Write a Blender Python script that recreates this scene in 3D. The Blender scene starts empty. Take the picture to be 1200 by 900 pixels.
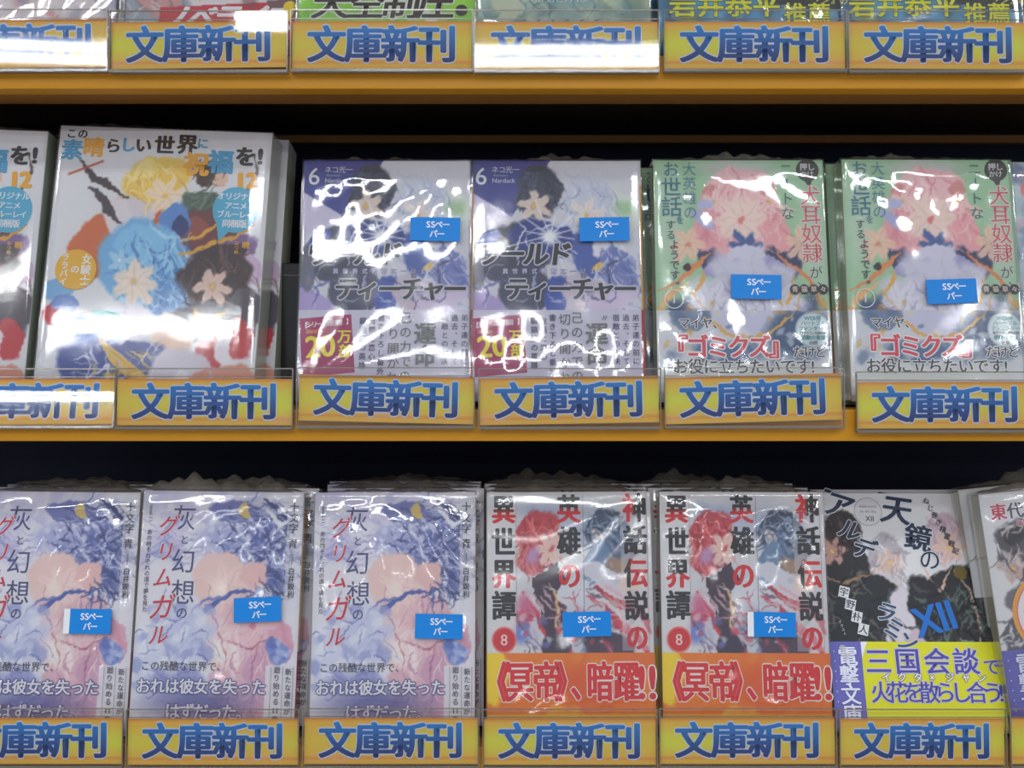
import bpy, bmesh, math, random
import numpy as np
from mathutils import Matrix, Vector

C = bpy.context.scene.collection
SC = bpy.context.scene
# ------------------------------------------------------------------ camera
cam = bpy.data.cameras.new('camera'); camo = bpy.data.objects.new('camera', cam); C.objects.link(camo)
cam.sensor_width = 36; cam.lens = 36.0; cam.clip_start = 0.02
camo.location = (0, -0.60, 0); camo.rotation_euler = (math.radians(90 - 4), 0, 0)
SC.camera = camo
SC.view_settings.view_transform = 'Standard'; SC.view_settings.look = 'None'
SC.view_settings.gamma = 1; SC.view_settings.use_curve_mapping = False
SC.view_settings.exposure = 0.22
# ------------------------------------------------------------------ world: dim neutral light of the shop around
w = bpy.data.worlds.new('world'); SC.world = w; w.use_nodes = True
w.node_tree.nodes['Background'].inputs[0].default_value = (.80, .86, 1.0, 1)
w.node_tree.nodes['Background'].inputs[1].default_value = 0.42
# ------------------------------------------------------------------ fluorescent tubes of the ceiling fixtures (pairs)
CEIL = 1.32
FIX = [(-1.55, -2.75), (0.05, -2.75), (2.25, -2.75), (-1.3, -0.95), (-0.40, -1.95), (0.80, -1.55), (1.9, -0.95), (-1.5, -6.1), (0.1, -6.1), (1.7, -6.1)]
for fx, fy in FIX:
    for dy in (-.036, .036):
        ld = bpy.data.lights.new('tube_light', 'AREA'); ld.shape = 'RECTANGLE'; ld.size = 1.18 if fy not in (-1.95, -1.55) else .58; ld.size_y = .030
        ld.energy = 7.2 * ld.size / 1.18; ld.color = (.95, .98, 1.0)
        lo = bpy.data.objects.new('tube_light', ld); C.objects.link(lo); lo.location = (fx, fy + dy, CEIL - .085)

# ================================================================== helpers
def lin(c):
    return tuple(((v / 255 / 12.92) if v / 255 <= .04045 else ((v / 255 + .055) / 1.055) ** 2.4) for v in c)
def tag(o, label, cat, group=None, kind=None):
    if label: o['label'] = label
    if cat: o['category'] = cat
    if group: o['group'] = group
    if kind: o['kind'] = kind
    return o
def link(name, me, parent=None, mat=None):
    o = bpy.data.objects.new(name, me); C.objects.link(o)
    if parent: o.parent = parent
    if mat and me and not me.materials: me.materials.append(mat)
    return o
def empty(name, label, cat, loc=(0, 0, 0), rot=(0, 0, 0), group=None):
    o = bpy.data.objects.new(name, None); C.objects.link(o); o.empty_display_size = .02
    o.location = loc; o.rotation_euler = rot
    return tag(o, label, cat, group)
def new_mat(name):
    m = bpy.data.materials.new(name); m.use_nodes = True; nt = m.node_tree; nt.nodes.clear()
    out = nt.nodes.new('ShaderNodeOutputMaterial'); return m, nt, out
def N(nt, t, **kw):
    n = nt.nodes.new(t)
    for k, v in kw.items(): setattr(n, k, v)
    return n
def principled(name, col, rough=.5, spec=.5, coat=0, noise=0, nscale=60, bump=0, bscale=400, stretch=(1, 1, 1), attr=False, metal=0):
    m, nt, out = new_mat(name); b = N(nt, 'ShaderNodeBsdfPrincipled'); nt.links.new(b.outputs[0], out.inputs[0])
    b.inputs['Roughness'].default_value = rough; b.inputs['Specular IOR Level'].default_value = spec
    b.inputs['Coat Weight'].default_value = coat; b.inputs['Coat Roughness'].default_value = .12; b.inputs['Metallic'].default_value = metal
    tc = N(nt, 'ShaderNodeTexCoord'); mp = N(nt, 'ShaderNodeMapping'); mp.inputs['Scale'].default_value = stretch
    nt.links.new(tc.outputs['Object'], mp.inputs[0])
    nz = N(nt, 'ShaderNodeTexNoise'); nz.inputs['Scale'].default_value = nscale; nz.inputs['Detail'].default_value = 4
    nt.links.new(mp.outputs[0], nz.inputs['Vector'])
    mr = N(nt, 'ShaderNodeMapRange'); mr.inputs[3].default_value = 1 - noise; mr.inputs[4].default_value = 1 + noise
    nt.links.new(nz.outputs[0], mr.inputs[0])
    mx = N(nt, 'ShaderNodeMix', data_type='RGBA', blend_type='MULTIPLY'); mx.inputs[0].default_value = 1
    if attr:
        at = N(nt, 'ShaderNodeAttribute', attribute_name='Col'); nt.links.new(at.outputs['Color'], mx.inputs[6])
    else: mx.inputs[6].default_value = (*col, 1)
    nt.links.new(mr.outputs[0], mx.inputs[7]); nt.links.new(mx.outputs[2], b.inputs['Base Color'])
    if bump:
        n2 = N(nt, 'ShaderNodeTexNoise'); n2.inputs['Scale'].default_value = bscale; nt.links.new(mp.outputs[0], n2.inputs['Vector'])
        bp = N(nt, 'ShaderNodeBump'); bp.inputs['Strength'].default_value = bump; bp.inputs['Distance'].default_value = .0005
        nt.links.new(n2.outputs[0], bp.inputs['Height']); nt.links.new(bp.outputs[0], b.inputs['Normal'])
    return m
def clear(name, tint, base=.05, edge=.5, rough=.06, haze=0.0, hcol=(.5, .5, .5), bump=0, bscale=300):
    # clear sheet: transparent + fresnel gloss (+ a little milky haze), no refraction needed for so thin a sheet
    m, nt, out = new_mat(name)
    tr = N(nt, 'ShaderNodeBsdfTransparent'); tr.inputs[0].default_value = (*tint, 1)
    gl = N(nt, 'ShaderNodeBsdfGlossy'); gl.inputs['Roughness'].default_value = rough
    lw = N(nt, 'ShaderNodeLayerWeight'); lw.inputs[0].default_value = .3
    mr = N(nt, 'ShaderNodeMapRange'); mr.inputs[3].default_value = base; mr.inputs[4].default_value = edge
    nt.links.new(lw.outputs['Fresnel'], mr.inputs[0])
    mx = N(nt, 'ShaderNodeMixShader'); nt.links.new(mr.outputs[0], mx.inputs[0]); nt.links.new(gl.outputs[0], mx.inputs[2])
    if haze:
        df = N(nt, 'ShaderNodeBsdfDiffuse'); df.inputs[0].default_value = (*hcol, 1)
        m2 = N(nt, 'ShaderNodeMixShader'); m2.inputs[0].default_value = haze
        nt.links.new(tr.outputs[0], m2.inputs[1]); nt.links.new(df.outputs[0], m2.inputs[2]); nt.links.new(m2.outputs[0], mx.inputs[1])
    else: nt.links.new(tr.outputs[0], mx.inputs[1])
    if bump:
        tc = N(nt, 'ShaderNodeTexCoord'); nz = N(nt, 'ShaderNodeTexNoise'); nz.inputs['Scale'].default_value = bscale; nz.inputs['Detail'].default_value = 3
        nt.links.new(tc.outputs['Object'], nz.inputs['Vector'])
        bp = N(nt, 'ShaderNodeBump'); bp.inputs['Strength'].default_value = bump; bp.inputs['Distance'].default_value = .0006
        nt.links.new(nz.outputs[0], bp.inputs['Height']); nt.links.new(bp.outputs[0], gl.inputs['Normal'])
    nt.links.new(mx.outputs[0], out.inputs[0]); return m
M = {}
M['print'] = principled('printed_paper', (1, 1, 1), .45, .3, noise=.03, nscale=300, attr=True)
M['pages'] = principled('page_edges', lin((196, 190, 168)), .8, .2, noise=.22, nscale=40, stretch=(1, 60, 1))
M['cream'] = principled('cream_paper', lin((215, 212, 200)), .7, .3, noise=.04)
M['yellow'] = principled('yellow_laminate', lin((216, 150, 22)), .42, .4, noise=.05, nscale=14, stretch=(.4, 3, 6), bump=.08, bscale=900)
M['edgebrown'] = principled('board_core', lin((150, 100, 45)), .6, .3, noise=.12, nscale=30, stretch=(.3, 3, 3))
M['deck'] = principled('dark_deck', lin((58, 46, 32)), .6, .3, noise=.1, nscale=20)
M['black'] = principled('dark_navy_panel', lin((44, 48, 66)), .75, .15, noise=.15, nscale=25)
M['rail'] = principled('brown_rail', lin((150, 105, 55)), .6, .3, noise=.1, nscale=30)
M['film'] = clear('shrink_film', (.975, .975, .975), .078, .5, .075, haze=.03, hcol=(.6, .6, .62), bump=.045, bscale=260)
M['flap'] = clear('crumpled_film', (.93, .93, .92), .12, .7, .16, haze=.30, hcol=(.42, .40, .36), bump=.6, bscale=300)
M['acrylic'] = clear('clear_acrylic', (.975, .975, .97), .045, .5, .035)
M['acredge'] = clear('acrylic_edge', (.66, .64, .60), .08, .5, .15, haze=.30, hcol=(.42, .38, .33))
M['ceil'] = principled('ceiling_paint', (.75, .75, .74), .8)
M['floor'] = principled('floor_tile', (.45, .43, .40), .5, noise=.1)
M['metal'] = principled('white_enamel', (.8, .8, .8), .4)
M['dark_plastic'] = principled('dark_glossy_plastic', lin((52, 52, 52)), .12, .6)
SOLID = {}
def solid(col, rough=.45):
    k = (tuple(col), rough)
    if k not in SOLID: SOLID[k] = principled('paper_%d_%d_%d' % tuple(int(v) for v in col), lin(col), rough, .35, noise=.04, nscale=80)
    return SOLID[k]

def box_bm(bm, x0, x1, y0, y1, z0, z1, bev=0):
    r = bmesh.ops.create_cube(bm, size=1)
    for v in r['verts']:
        v.co = Vector(((x0 + x1) / 2 + v.co.x * (x1 - x0), (y0 + y1) / 2 + v.co.y * (y1 - y0), (z0 + z1) / 2 + v.co.z * (z1 - z0)))
    if bev:
        es = list({e for v in r['verts'] for e in v.link_edges})
        bmesh.ops.bevel(bm, geom=es, offset=bev, segments=2, affect='EDGES', profile=.5)
def box(name, x0, x1, y0, y1, z0, z1, mat, parent=None, bev=0):
    bm = bmesh.new(); box_bm(bm, x0, x1, y0, y1, z0, z1, bev)
    me = bpy.data.meshes.new(name); bm.to_mesh(me); bm.free()
    return link(name, me, parent, mat)

# ------------------------------------------------------------------ glyphs (Blender's own built-in font and its fallback)
_tc = bpy.data.curves.new('glyph', 'FONT'); _to = bpy.data.objects.new('glyph', _tc); C.objects.link(_to)
_tc.resolution_u = 3; _tc.size = 1
GL = {}
def glyph(s):
    if s not in GL:
        _tc.body = s
        dg = bpy.context.evaluated_depsgraph_get(); ob = _to.evaluated_get(dg); me = ob.to_mesh(); me.calc_loop_triangles()
        n = len(me.vertices); co = np.zeros(n * 3, 'f'); me.vertices.foreach_get('co', co)
        t = np.zeros(len(me.loop_triangles) * 3, 'i'); me.loop_triangles.foreach_get('vertices', t)
        co = co.reshape(-1, 3)[:, :2].astype(float); GL[s] = (co, t.reshape(-1, 3)); ob.to_mesh_clear()
    return GL[s]
glyph('国'); _c = GL['国'][0]; EMC = (_c.max(0) + _c.min(0)) / 2; EM = (_c[:, 1].max() - _c[:, 1].min()) / .92   # centre / size of the ideographic cell

class Sheet:
    """flat print: coordinates in mm from the top left corner of the sheet; layers rise in 0.05 mm steps"""
    def __init__(s, W, H): s.W, s.H = W, H; s.v = []; s.f = []; s.c = []; s.n = 0; s.z = 0.0
    def add(s, xy, tri, col, z=None):
        z = s.z if z is None else z
        xy = np.asarray(xy, float); col = np.asarray(col, float)
        if col.ndim == 1: col = np.tile(col, (len(xy), 1))
        s.v.append(np.column_stack([xy[:, 0], np.full(len(xy), z), xy[:, 1]])); s.c.append(col)
        s.f.append(np.asarray(tri) + s.n); s.n += len(xy)
    def up(s, d=.03): s.z += d
    def poly(s, pts, col):
        pts = [tuple(p) for p in pts]; n = len(pts); cx = sum(p[0] for p in pts) / n; cy = sum(p[1] for p in pts) / n
        s.up(); s.add([(cx, cy)] + pts, [(0, i + 1, (i + 1) % n + 1) for i in range(n)], col)
    def rect(s, x0, y0, x1, y1, col, rot=0):
        cx, cy = (x0 + x1) / 2, (y0 + y1) / 2; a = math.radians(rot); P = []
        for x, y in ((x0, y0), (x1, y0), (x1, y1), (x0, y1)):
            dx, dy = x - cx, y - cy; P.append((cx + dx * math.cos(a) + dy * math.sin(a), cy - dx * math.sin(a) + dy * math.cos(a)))
        s.poly(P, col)
    def ring(s, cx, cy, r, col, r0=0, n=36, ry=None):
        ry = ry or r; A = [2 * math.pi * i / n for i in range(n)]
        if r0 == 0: s.poly([(cx + r * math.cos(a), cy + ry * math.sin(a)) for a in A], col)
        else:
            s.up(); k = r0 / r
            P = [(cx + r * math.cos(a), cy + ry * math.sin(a)) for a in A] + [(cx + k * r * math.cos(a), cy + k * ry * math.sin(a)) for a in A]
            s.add(P, [q for i in range(n) for q in ((i, (i + 1) % n, n + i), ((i + 1) % n, n + (i + 1) % n, n + i))], col)
    def ch(s, c, x, y, size, col, sx=1, sy=1, bold=.03, out=0, ocol=(255, 255, 255), rot=0, shear=0, col2=None, split=None, latin=False):
        co, tr = glyph(c)
        if len(co) == 0: return
        if latin: ctr = (co.max(0) + co.min(0)) / 2
        else: ctr = EMC
        p = (co - ctr) / EM * size
        p = p * np.array([sx, sy]); p[:, 0] += p[:, 1] * shear
        a = math.radians(rot); R = np.array([[math.cos(a), math.sin(a)], [-math.sin(a), math.cos(a)]])
        h = size * sy * .5
        def put(rad, colr, n, ky):
            offs = [(0, 0)] if rad <= 0 else [(rad * math.cos(2 * math.pi * k / n), ky * rad * math.sin(2 * math.pi * k / n)) for k in range(n)]
            for k, (ox, oy) in enumerate(offs):
                q = (p + np.array([ox, oy]))
                cc = colr
                if isinstance(colr, tuple) and colr[0] == 'grad':
                    t = np.clip(.5 - q[:, 1] / (2 * h), 0, 1)[:, None]; cc = np.array(colr[1]) * (1 - t) + np.array(colr[2]) * t
                elif isinstance(colr, tuple) and colr[0] == 'split':
                    m = (q[:, 1] < colr[3] * h) if colr[4] == 'y' else (q[:, 0] < colr[3] * h)
                    cc = np.where(m[:, None], np.array(colr[2])[None], np.array(colr[1])[None])
                q = q @ R; q[:, 1] = -q[:, 1]
                s.add(q + np.array([x, y]), tr[:, ::-1], cc, s.z + k * .0004)
        s.up(.02)
        if out: put(size * (bold * .55 + out * .8), ocol, 10, .9); s.up(.04)
        c0 = col
        if col2 is not None and split is None: c0 = ('grad', col, col2)
        if split: c0 = ('split', col, col2, split[0], split[1])
        put(size * bold * .62, c0, 8 if size > 8 else (5 if size > 4 else 3), .55)
    def row(s, t, x, y, size, col, pitch=None, dy=0, **k):
        pitch = pitch or size
        for i, c in enumerate(t):
            if c == ' ': continue
            small = c in 'ャュョッィァ'
            s.z0 = s.z; s.ch(c, x + i * pitch, y + i * dy, size * (.98 if small else 1), col, **k); s.z = s.z0
        s.z += .10
    def colm(s, t, x, y, size, col, pitch=None, dx=0, **k):
        pitch = pitch or size
        for i, c in enumerate(t):
            kk = dict(k); ox = oy = 0
            if c in 'ー〜…': kk['rot'] = kk.get('rot', 0) - 90
            if c in '、。': ox, oy = size * .55, -size * .55
            if c == ' ': continue
            s.z0 = s.z; s.ch(c, x + i * dx + ox, y + i * pitch + oy, size, col, **kk); s.z = s.z0
        s.z += .10
    def word(s, t, x, y, size, col, **k): s.ch(t, x, y, size, col, latin=True, **k)
    def mesh(s, name, zoff=0.0):
        v = np.concatenate(s.v); f = np.concatenate(s.f); c = np.concatenate(s.c)
        co = np.column_stack([(v[:, 0] - s.W / 2) / 1000, -(v[:, 1] * .6 + .03) / 1000 - zoff, (s.H - v[:, 2]) / 1000])
        return colmesh(name, co, f, c)
def colmesh(name, co, f, c):
    me = bpy.data.meshes.new(name); me.from_pydata([], [], [])
    me.vertices.add(len(co)); me.vertices.foreach_set('co', co.astype('f').ravel())
    k = f.shape[1]; me.loops.add(len(f) * k); me.loops.foreach_set('vertex_index', f.astype('i').ravel())
    me.polygons.add(len(f)); me.polygons.foreach_set('loop_start', np.arange(0, len(f) * k, k, dtype='i'))
    me.update(calc_edges=True)
    s = np.clip(c / 255, 0, 1); l = np.where(s <= .04045, s / 12.92, ((s + .055) / 1.055) ** 2.4)
    a = me.color_attributes.new('Col', 'FLOAT_COLOR', 'POINT')
    a.data.foreach_set('color', np.column_stack([l, np.ones(len(l))]).astype('f').ravel())
    me.materials.append(M['print']); return me

class Art:
    """painted field on a fine grid: soft ellipses, strokes, polygons laid one over the other (all part of the print)"""
    def __init__(s, W, H, bg, step=.7, seed=1):
        s.W, s.H = W, H; s.nx, s.ny = int(W / step) + 1, int(H / step) + 1
        s.X, s.Y = np.meshgrid(np.linspace(0, W, s.nx), np.linspace(0, H, s.ny)); s.rs = np.random.RandomState(seed)
        s.c = np.tile(np.array(bg, float), (s.ny, s.nx, 1))
        s.WX = s.X + .9 * np.sin(s.Y * .31 + seed) + .5 * np.sin(s.X * .5 + s.Y * .43) + .3 * np.sin(s.Y * 1.3 - s.X)
        s.WY = s.Y + .9 * np.sin(s.X * .27 + 2 * seed) + .5 * np.sin(s.X * .6 - s.Y * .37) + .3 * np.sin(s.X * 1.4 + s.Y)
    def mix(s, a, col): s.c += (np.array(col, float) - s.c) * a[..., None]
    def e(s, cx, cy, rx, ry, col, rot=0, soft=.12, op=1):
        a = math.radians(rot); dx, dy = s.WX - cx, s.WY - cy
        u = (dx * math.cos(a) + dy * math.sin(a)) / rx; v = (-dx * math.sin(a) + dy * math.cos(a)) / ry
        s.mix(np.clip((1 - np.hypot(u, v)) / soft, 0, 1) * op, col); return s
    def fl(s, cx, cy, r, col, n=6, ctr=(232, 190, 110), rot=0):     # a flower: petals round a small centre
        for k in range(n):
            a = 2 * math.pi * k / n + rot; s.e(cx + .55 * r * math.cos(a), cy + .55 * r * math.sin(a), .52 * r, .30 * r, col, math.degrees(a), .35, .92)
            s.st([(cx + .2 * r * math.cos(a), cy + .2 * r * math.sin(a)), (cx + .9 * r * math.cos(a), cy + .9 * r * math.sin(a))], .25, [v * .86 for v in col], .7, True)
        s.e(cx, cy, .17 * r, .17 * r, ctr, 0, .4); return s
    def st(s, pts, wd, col, op=1, warp=True):
        X, Y = (s.WX, s.WY) if warp else (s.X, s.Y); best = np.full(X.shape, 1e9); n = len(pts) - 1
        for i in range(n):
            (x0, y0), (x1, y1) = pts[i], pts[i + 1]; L = (x1 - x0) ** 2 + (y1 - y0) ** 2 + 1e-9
            t = np.clip(((X - x0) * (x1 - x0) + (Y - y0) * (y1 - y0)) / L, 0, 1)
            w_ = wd * (1 - .7 * abs((i + t) / n * 2 - 1)) if n > 1 else wd
            best = np.minimum(best, np.hypot(X - x0 - t * (x1 - x0), Y - y0 - t * (y1 - y0)) - w_)
        s.mix(np.clip(.5 - best / .7, 0, 1) * op, col); return s
    def p(s, pts, col, op=1, warp=False):
        X, Y = (s.WX, s.WY) if warp else (s.X, s.Y); ins = np.zeros(X.shape, bool); n = len(pts)
        for i in range(n):
            (x0, y0), (x1, y1) = pts[i], pts[(i + 1) % n]
            if y0 == y1: continue
            c_ = ((y0 > Y) != (y1 > Y)) & (X < (x1 - x0) * (Y - y0) / (y1 - y0) + x0); ins ^= c_
        s.mix(ins * float(op), col); return s
    def curls(s, n, cx, cy, rx, ry, cols, L=12, wd=.8, ang=None, op=.8, curve=1.2):
        for _ in range(n):
            t = s.rs.rand() * 6.283; r = math.sqrt(s.rs.rand()); x, y = cx + rx * r * math.cos(t), cy + ry * r * math.sin(t)
            a = (s.rs.rand() * 6.283) if ang is None else math.radians(ang) + s.rs.randn() * .35; k = s.rs.randn() * curve / 5; P = [(x, y)]
            for _k in range(5): x += L / 5 * math.cos(a); y += L / 5 * math.sin(a); a += k; P.append((x, y))
            s.st(P, wd * (.5 + s.rs.rand()), cols[s.rs.randint(len(cols))], op)
        return s
    def spots(s, n, cx, cy, rx, ry, cols, r=3, op=.6, soft=.5):
        for _ in range(n):
            q = r * (.4 + s.rs.rand()); s.e(cx + rx * (s.rs.rand() * 2 - 1), cy + ry * (s.rs.rand() * 2 - 1), q, q * (.4 + s.rs.rand()), cols[s.rs.randint(len(cols))], s.rs.rand() * 180, soft, op)
        return s
    def mesh(s, name, y=.00004):
        co = np.column_stack([(s.X.ravel() - s.W / 2) / 1000, np.full(s.X.size, -y), (s.H - s.Y.ravel()) / 1000])
        i = (np.arange(s.ny - 1)[:, None] * s.nx + np.arange(s.nx - 1)[None]).ravel()
        f = np.column_stack([i + s.nx, i + s.nx + 1, i + 1, i]); return colmesh(name, co, f, s.c.reshape(-1, 3))

# ================================================================== cover designs (generic abstract pictures in each cover's colours; the lettering as printed)
D = {}
WHT = (232, 232, 238)
def sticker_sheet(white_tab=False):
    s = Sheet(31, 15); s.rect(0, 0, 31, 15, (14, 128, 214))
    if white_tab: s.rect(0, 0, 4, 15, (225, 228, 235))
    o = 3 if white_tab else 2
    s.row('SS', 9.2 + o, 4.6, 5.4, WHT, pitch=2.9, bold=.04, latin=True); s.row('ペー', 15.6 + o, 4.6, 5.0, WHT, pitch=4.6, bold=.045)
    s.row('パー', 12.5 + o, 10.6, 5.0, WHT, pitch=4.6, bold=.045); return s

def d_box():
    W, H = 131, 166; a = Art(W, H, (222, 222, 228), seed=3)
    # orange / white upper left sweep
    a.e(45, 62, 26, 13, (196, 98, 62), -25).e(28, 78, 16, 22, (205, 110, 70), 10).e(50, 52, 15, 12, (214, 206, 214), 20).e(42, 60, 9, 18, (222, 214, 220), -20)
    a.e(62, 32, 22, 15, (232, 196, 92), -15).e(54, 27, 9, 6, (240, 220, 140), -40)
    a.curls(45, 60, 32, 20, 13, [(240, 208, 110), (214, 168, 66), (245, 226, 160)], 14, .7, 60).fl(68, 42, 12, (242, 220, 198), 6)
    a.st([(14, 22), (24, 33), (34, 38), (44, 44)], 2.6, (62, 48, 56)).st([(22, 38), (34, 52), (42, 60)], 3.2, (70, 58, 72)).st([(8, 31), (28, 22)], .7, (190, 90, 60), warp=False)
    # dark green / brown upper right
    a.e(94, 27, 9, 9, (66, 46, 42)).e(101, 31, 5, 6, (226, 190, 170)).e(92, 48, 15, 10, (84, 104, 92), 10).e(106, 54, 12, 4, (60, 74, 88), 15)
    a.curls(24, 94, 28, 9, 8, [(52, 36, 34), (96, 66, 56)], 7, .5); a.curls(24, 92, 48, 14, 9, [(110, 136, 116), (60, 76, 76)], 9, .6)
    a.st([(121, 14), (123, 24), (118, 40), (116, 58), (112, 66)], 1.1, (84, 56, 58))
    a.e(96, 66, 22, 15, (112, 62, 66), 28).e(88, 62, 9, 8, (150, 78, 70)).st([(76, 72), (92, 66), (114, 54)], 1.4, (222, 168, 66))
    a.e(76, 58, 10, 11, (92, 140, 206)).e(79, 62, 5, 7, (46, 62, 120), 20).st([(84, 74), (96, 82), (102, 78)], 2.2, (110, 172, 222)); a.e(68, 70, 9, 6, (108, 168, 216), 40)
    # violet sweep under the bubble
    a.e(112, 78, 17, 13, (122, 92, 148), -30).e(120, 88, 11, 12, (205, 180, 210), -20)
    # blue central mass
    a.e(56, 84, 27, 28, (118, 178, 224), -12).e(74, 105, 16, 28, (104, 160, 214), -18).e(62, 76, 24, 14, (134, 194, 232), 18)
    a.curls(90, 64, 88, 26, 28, [(90, 146, 208), (160, 210, 238), (70, 120, 190), (190, 226, 244)], 20, .8, 65)
    a.fl(55, 98, 15, (244, 224, 208), 7).fl(44, 84, 8, (176, 216, 240), 5, (240, 240, 240))
    # dark mass on the right
    a.e(104, 92, 22, 22, (70, 52, 58), 8).e(100, 84, 25, 9, (60, 44, 54), -28).st([(80, 80), (100, 72), (124, 60)], 1.8, (218, 164, 62))
    a.curls(50, 104, 92, 22, 24, [(50, 38, 44), (96, 72, 76), (120, 88, 88)], 14, .7, 75); a.fl(102, 99, 12, (240, 210, 196), 6)
    a.e(104, 122, 26, 14, (72, 62, 84), 10).e(122, 112, 12, 14, (92, 84, 96)).st([(92, 112), (100, 122), (112, 112)], 1.4, (212, 170, 60))
    a.e(104, 136, 9, 16, (190, 62, 72), 15).e(120, 130, 9, 14, (196, 70, 78), -12).e(111, 134, 5, 12, (226, 222, 230))
    # white and navy at the bottom, golden fan
    a.e(50, 124, 24, 13, (226, 222, 234), -8).e(80, 128, 15, 12, (236, 206, 186), 25).e(40, 122, 10, 8, (98, 194, 188)).e(46, 127, 8, 5, (120, 208, 198), 40)
    a.e(36, 148, 26, 18, (64, 84, 160), 12).e(62, 150, 22, 18, (72, 88, 158), -8).p([(34, 130), (72, 158), (60, 160), (44, 146)], (226, 186, 84)).p([(38, 134), (80, 166), (66, 160)], (214, 170, 66))
    a.st([(30, 142), (33, 158), (42, 148), (46, 160), (66, 150)], .9, (216, 220, 236)); a.curls(20, 52, 146, 20, 10, [(236, 204, 110), (196, 150, 56)], 10, .7, 40)
    a.e(86, 152, 20, 16, (210, 206, 220)).e(110, 158, 24, 12, (214, 148, 130), -15).e(88, 160, 5, 12, (228, 228, 236)).curls(30, 60, 140, 60, 20, [(200, 196, 214), (235, 235, 245)], 16, .5)
    a.e(8, 104, 10, 7, (124, 176, 220), -20).e(10, 120, 9, 9, (205, 80, 90)).e(14, 112, 9, 6, (96, 132, 200)).e(24, 128, 14, 9, (70, 112, 190), 30)
    s = Sheet(W, H); K = (34, 32, 34); B = (70, 160, 205); O = (232, 168, 40)
    s.row('この', 7, 5, 6.2, K, pitch=7, bold=.06); s.ch('素', 8.5, 15.5, 13, B, bold=.07); s.ch('晴', 21.5, 13.5, 12.5, O, bold=.07)
    s.ch('ら', 33.5, 12, 9.5, K, bold=.08); s.ch('し', 42.5, 11, 9.5, B, bold=.08); s.ch('い', 52, 11, 10, K, bold=.08)
    s.ch('世', 65, 10.5, 12, K, bold=.08); s.ch('界', 79, 9.5, 12.5, K, bold=.08); s.ch('に', 88.5, 8.5, 7, B, bold=.07)
    s.ch('祝', 85.5, 22, 15, O, bold=.09); s.ch('福', 100.5, 20, 15, B, bold=.09); s.ch('を', 115.5, 16, 12.5, K, bold=.10); s.word('!', 124.5, 15.5, 13, K, bold=.10)
    s.word('12', 118, 31, 13, O, bold=.12, rot=3)
    s.ring(112, 50, 14, (78, 172, 208), ry=14.5); s.poly([(101, 59), (103, 70), (111, 62)], (78, 172, 208))
    for t, y, sz in (('オリジナル', 41.5, 4.8), ('アニメ', 47.5, 4.6), ('ブルーレイ', 53, 4.5), ('同梱版', 58.8, 5)):
        s.row(t, 112 - (len(t) - 1) * sz / 2, y, sz, WHT, bold=.05)
    s.ring(18.5, 91, 12.5, (226, 176, 46))
    s.colm('女騎士', 24.5, 84.5, 6.2, WHT, pitch=6.6, bold=.05); s.ch('の', 18, 91, 5.2, WHT, bold=.05); s.colm('ララバイ', 11.5, 83.5, 4.8, WHT, pitch=5.1, bold=.05)
    s.ch('暁', 120, 72, 4.6, O, bold=.05); s.colm('なつめ', 114.5, 71, 2.8, O)
    return dict(W=W, H=H, T=24, art=a, letters=s, spine=(205, 214, 200), film=1)
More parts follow.
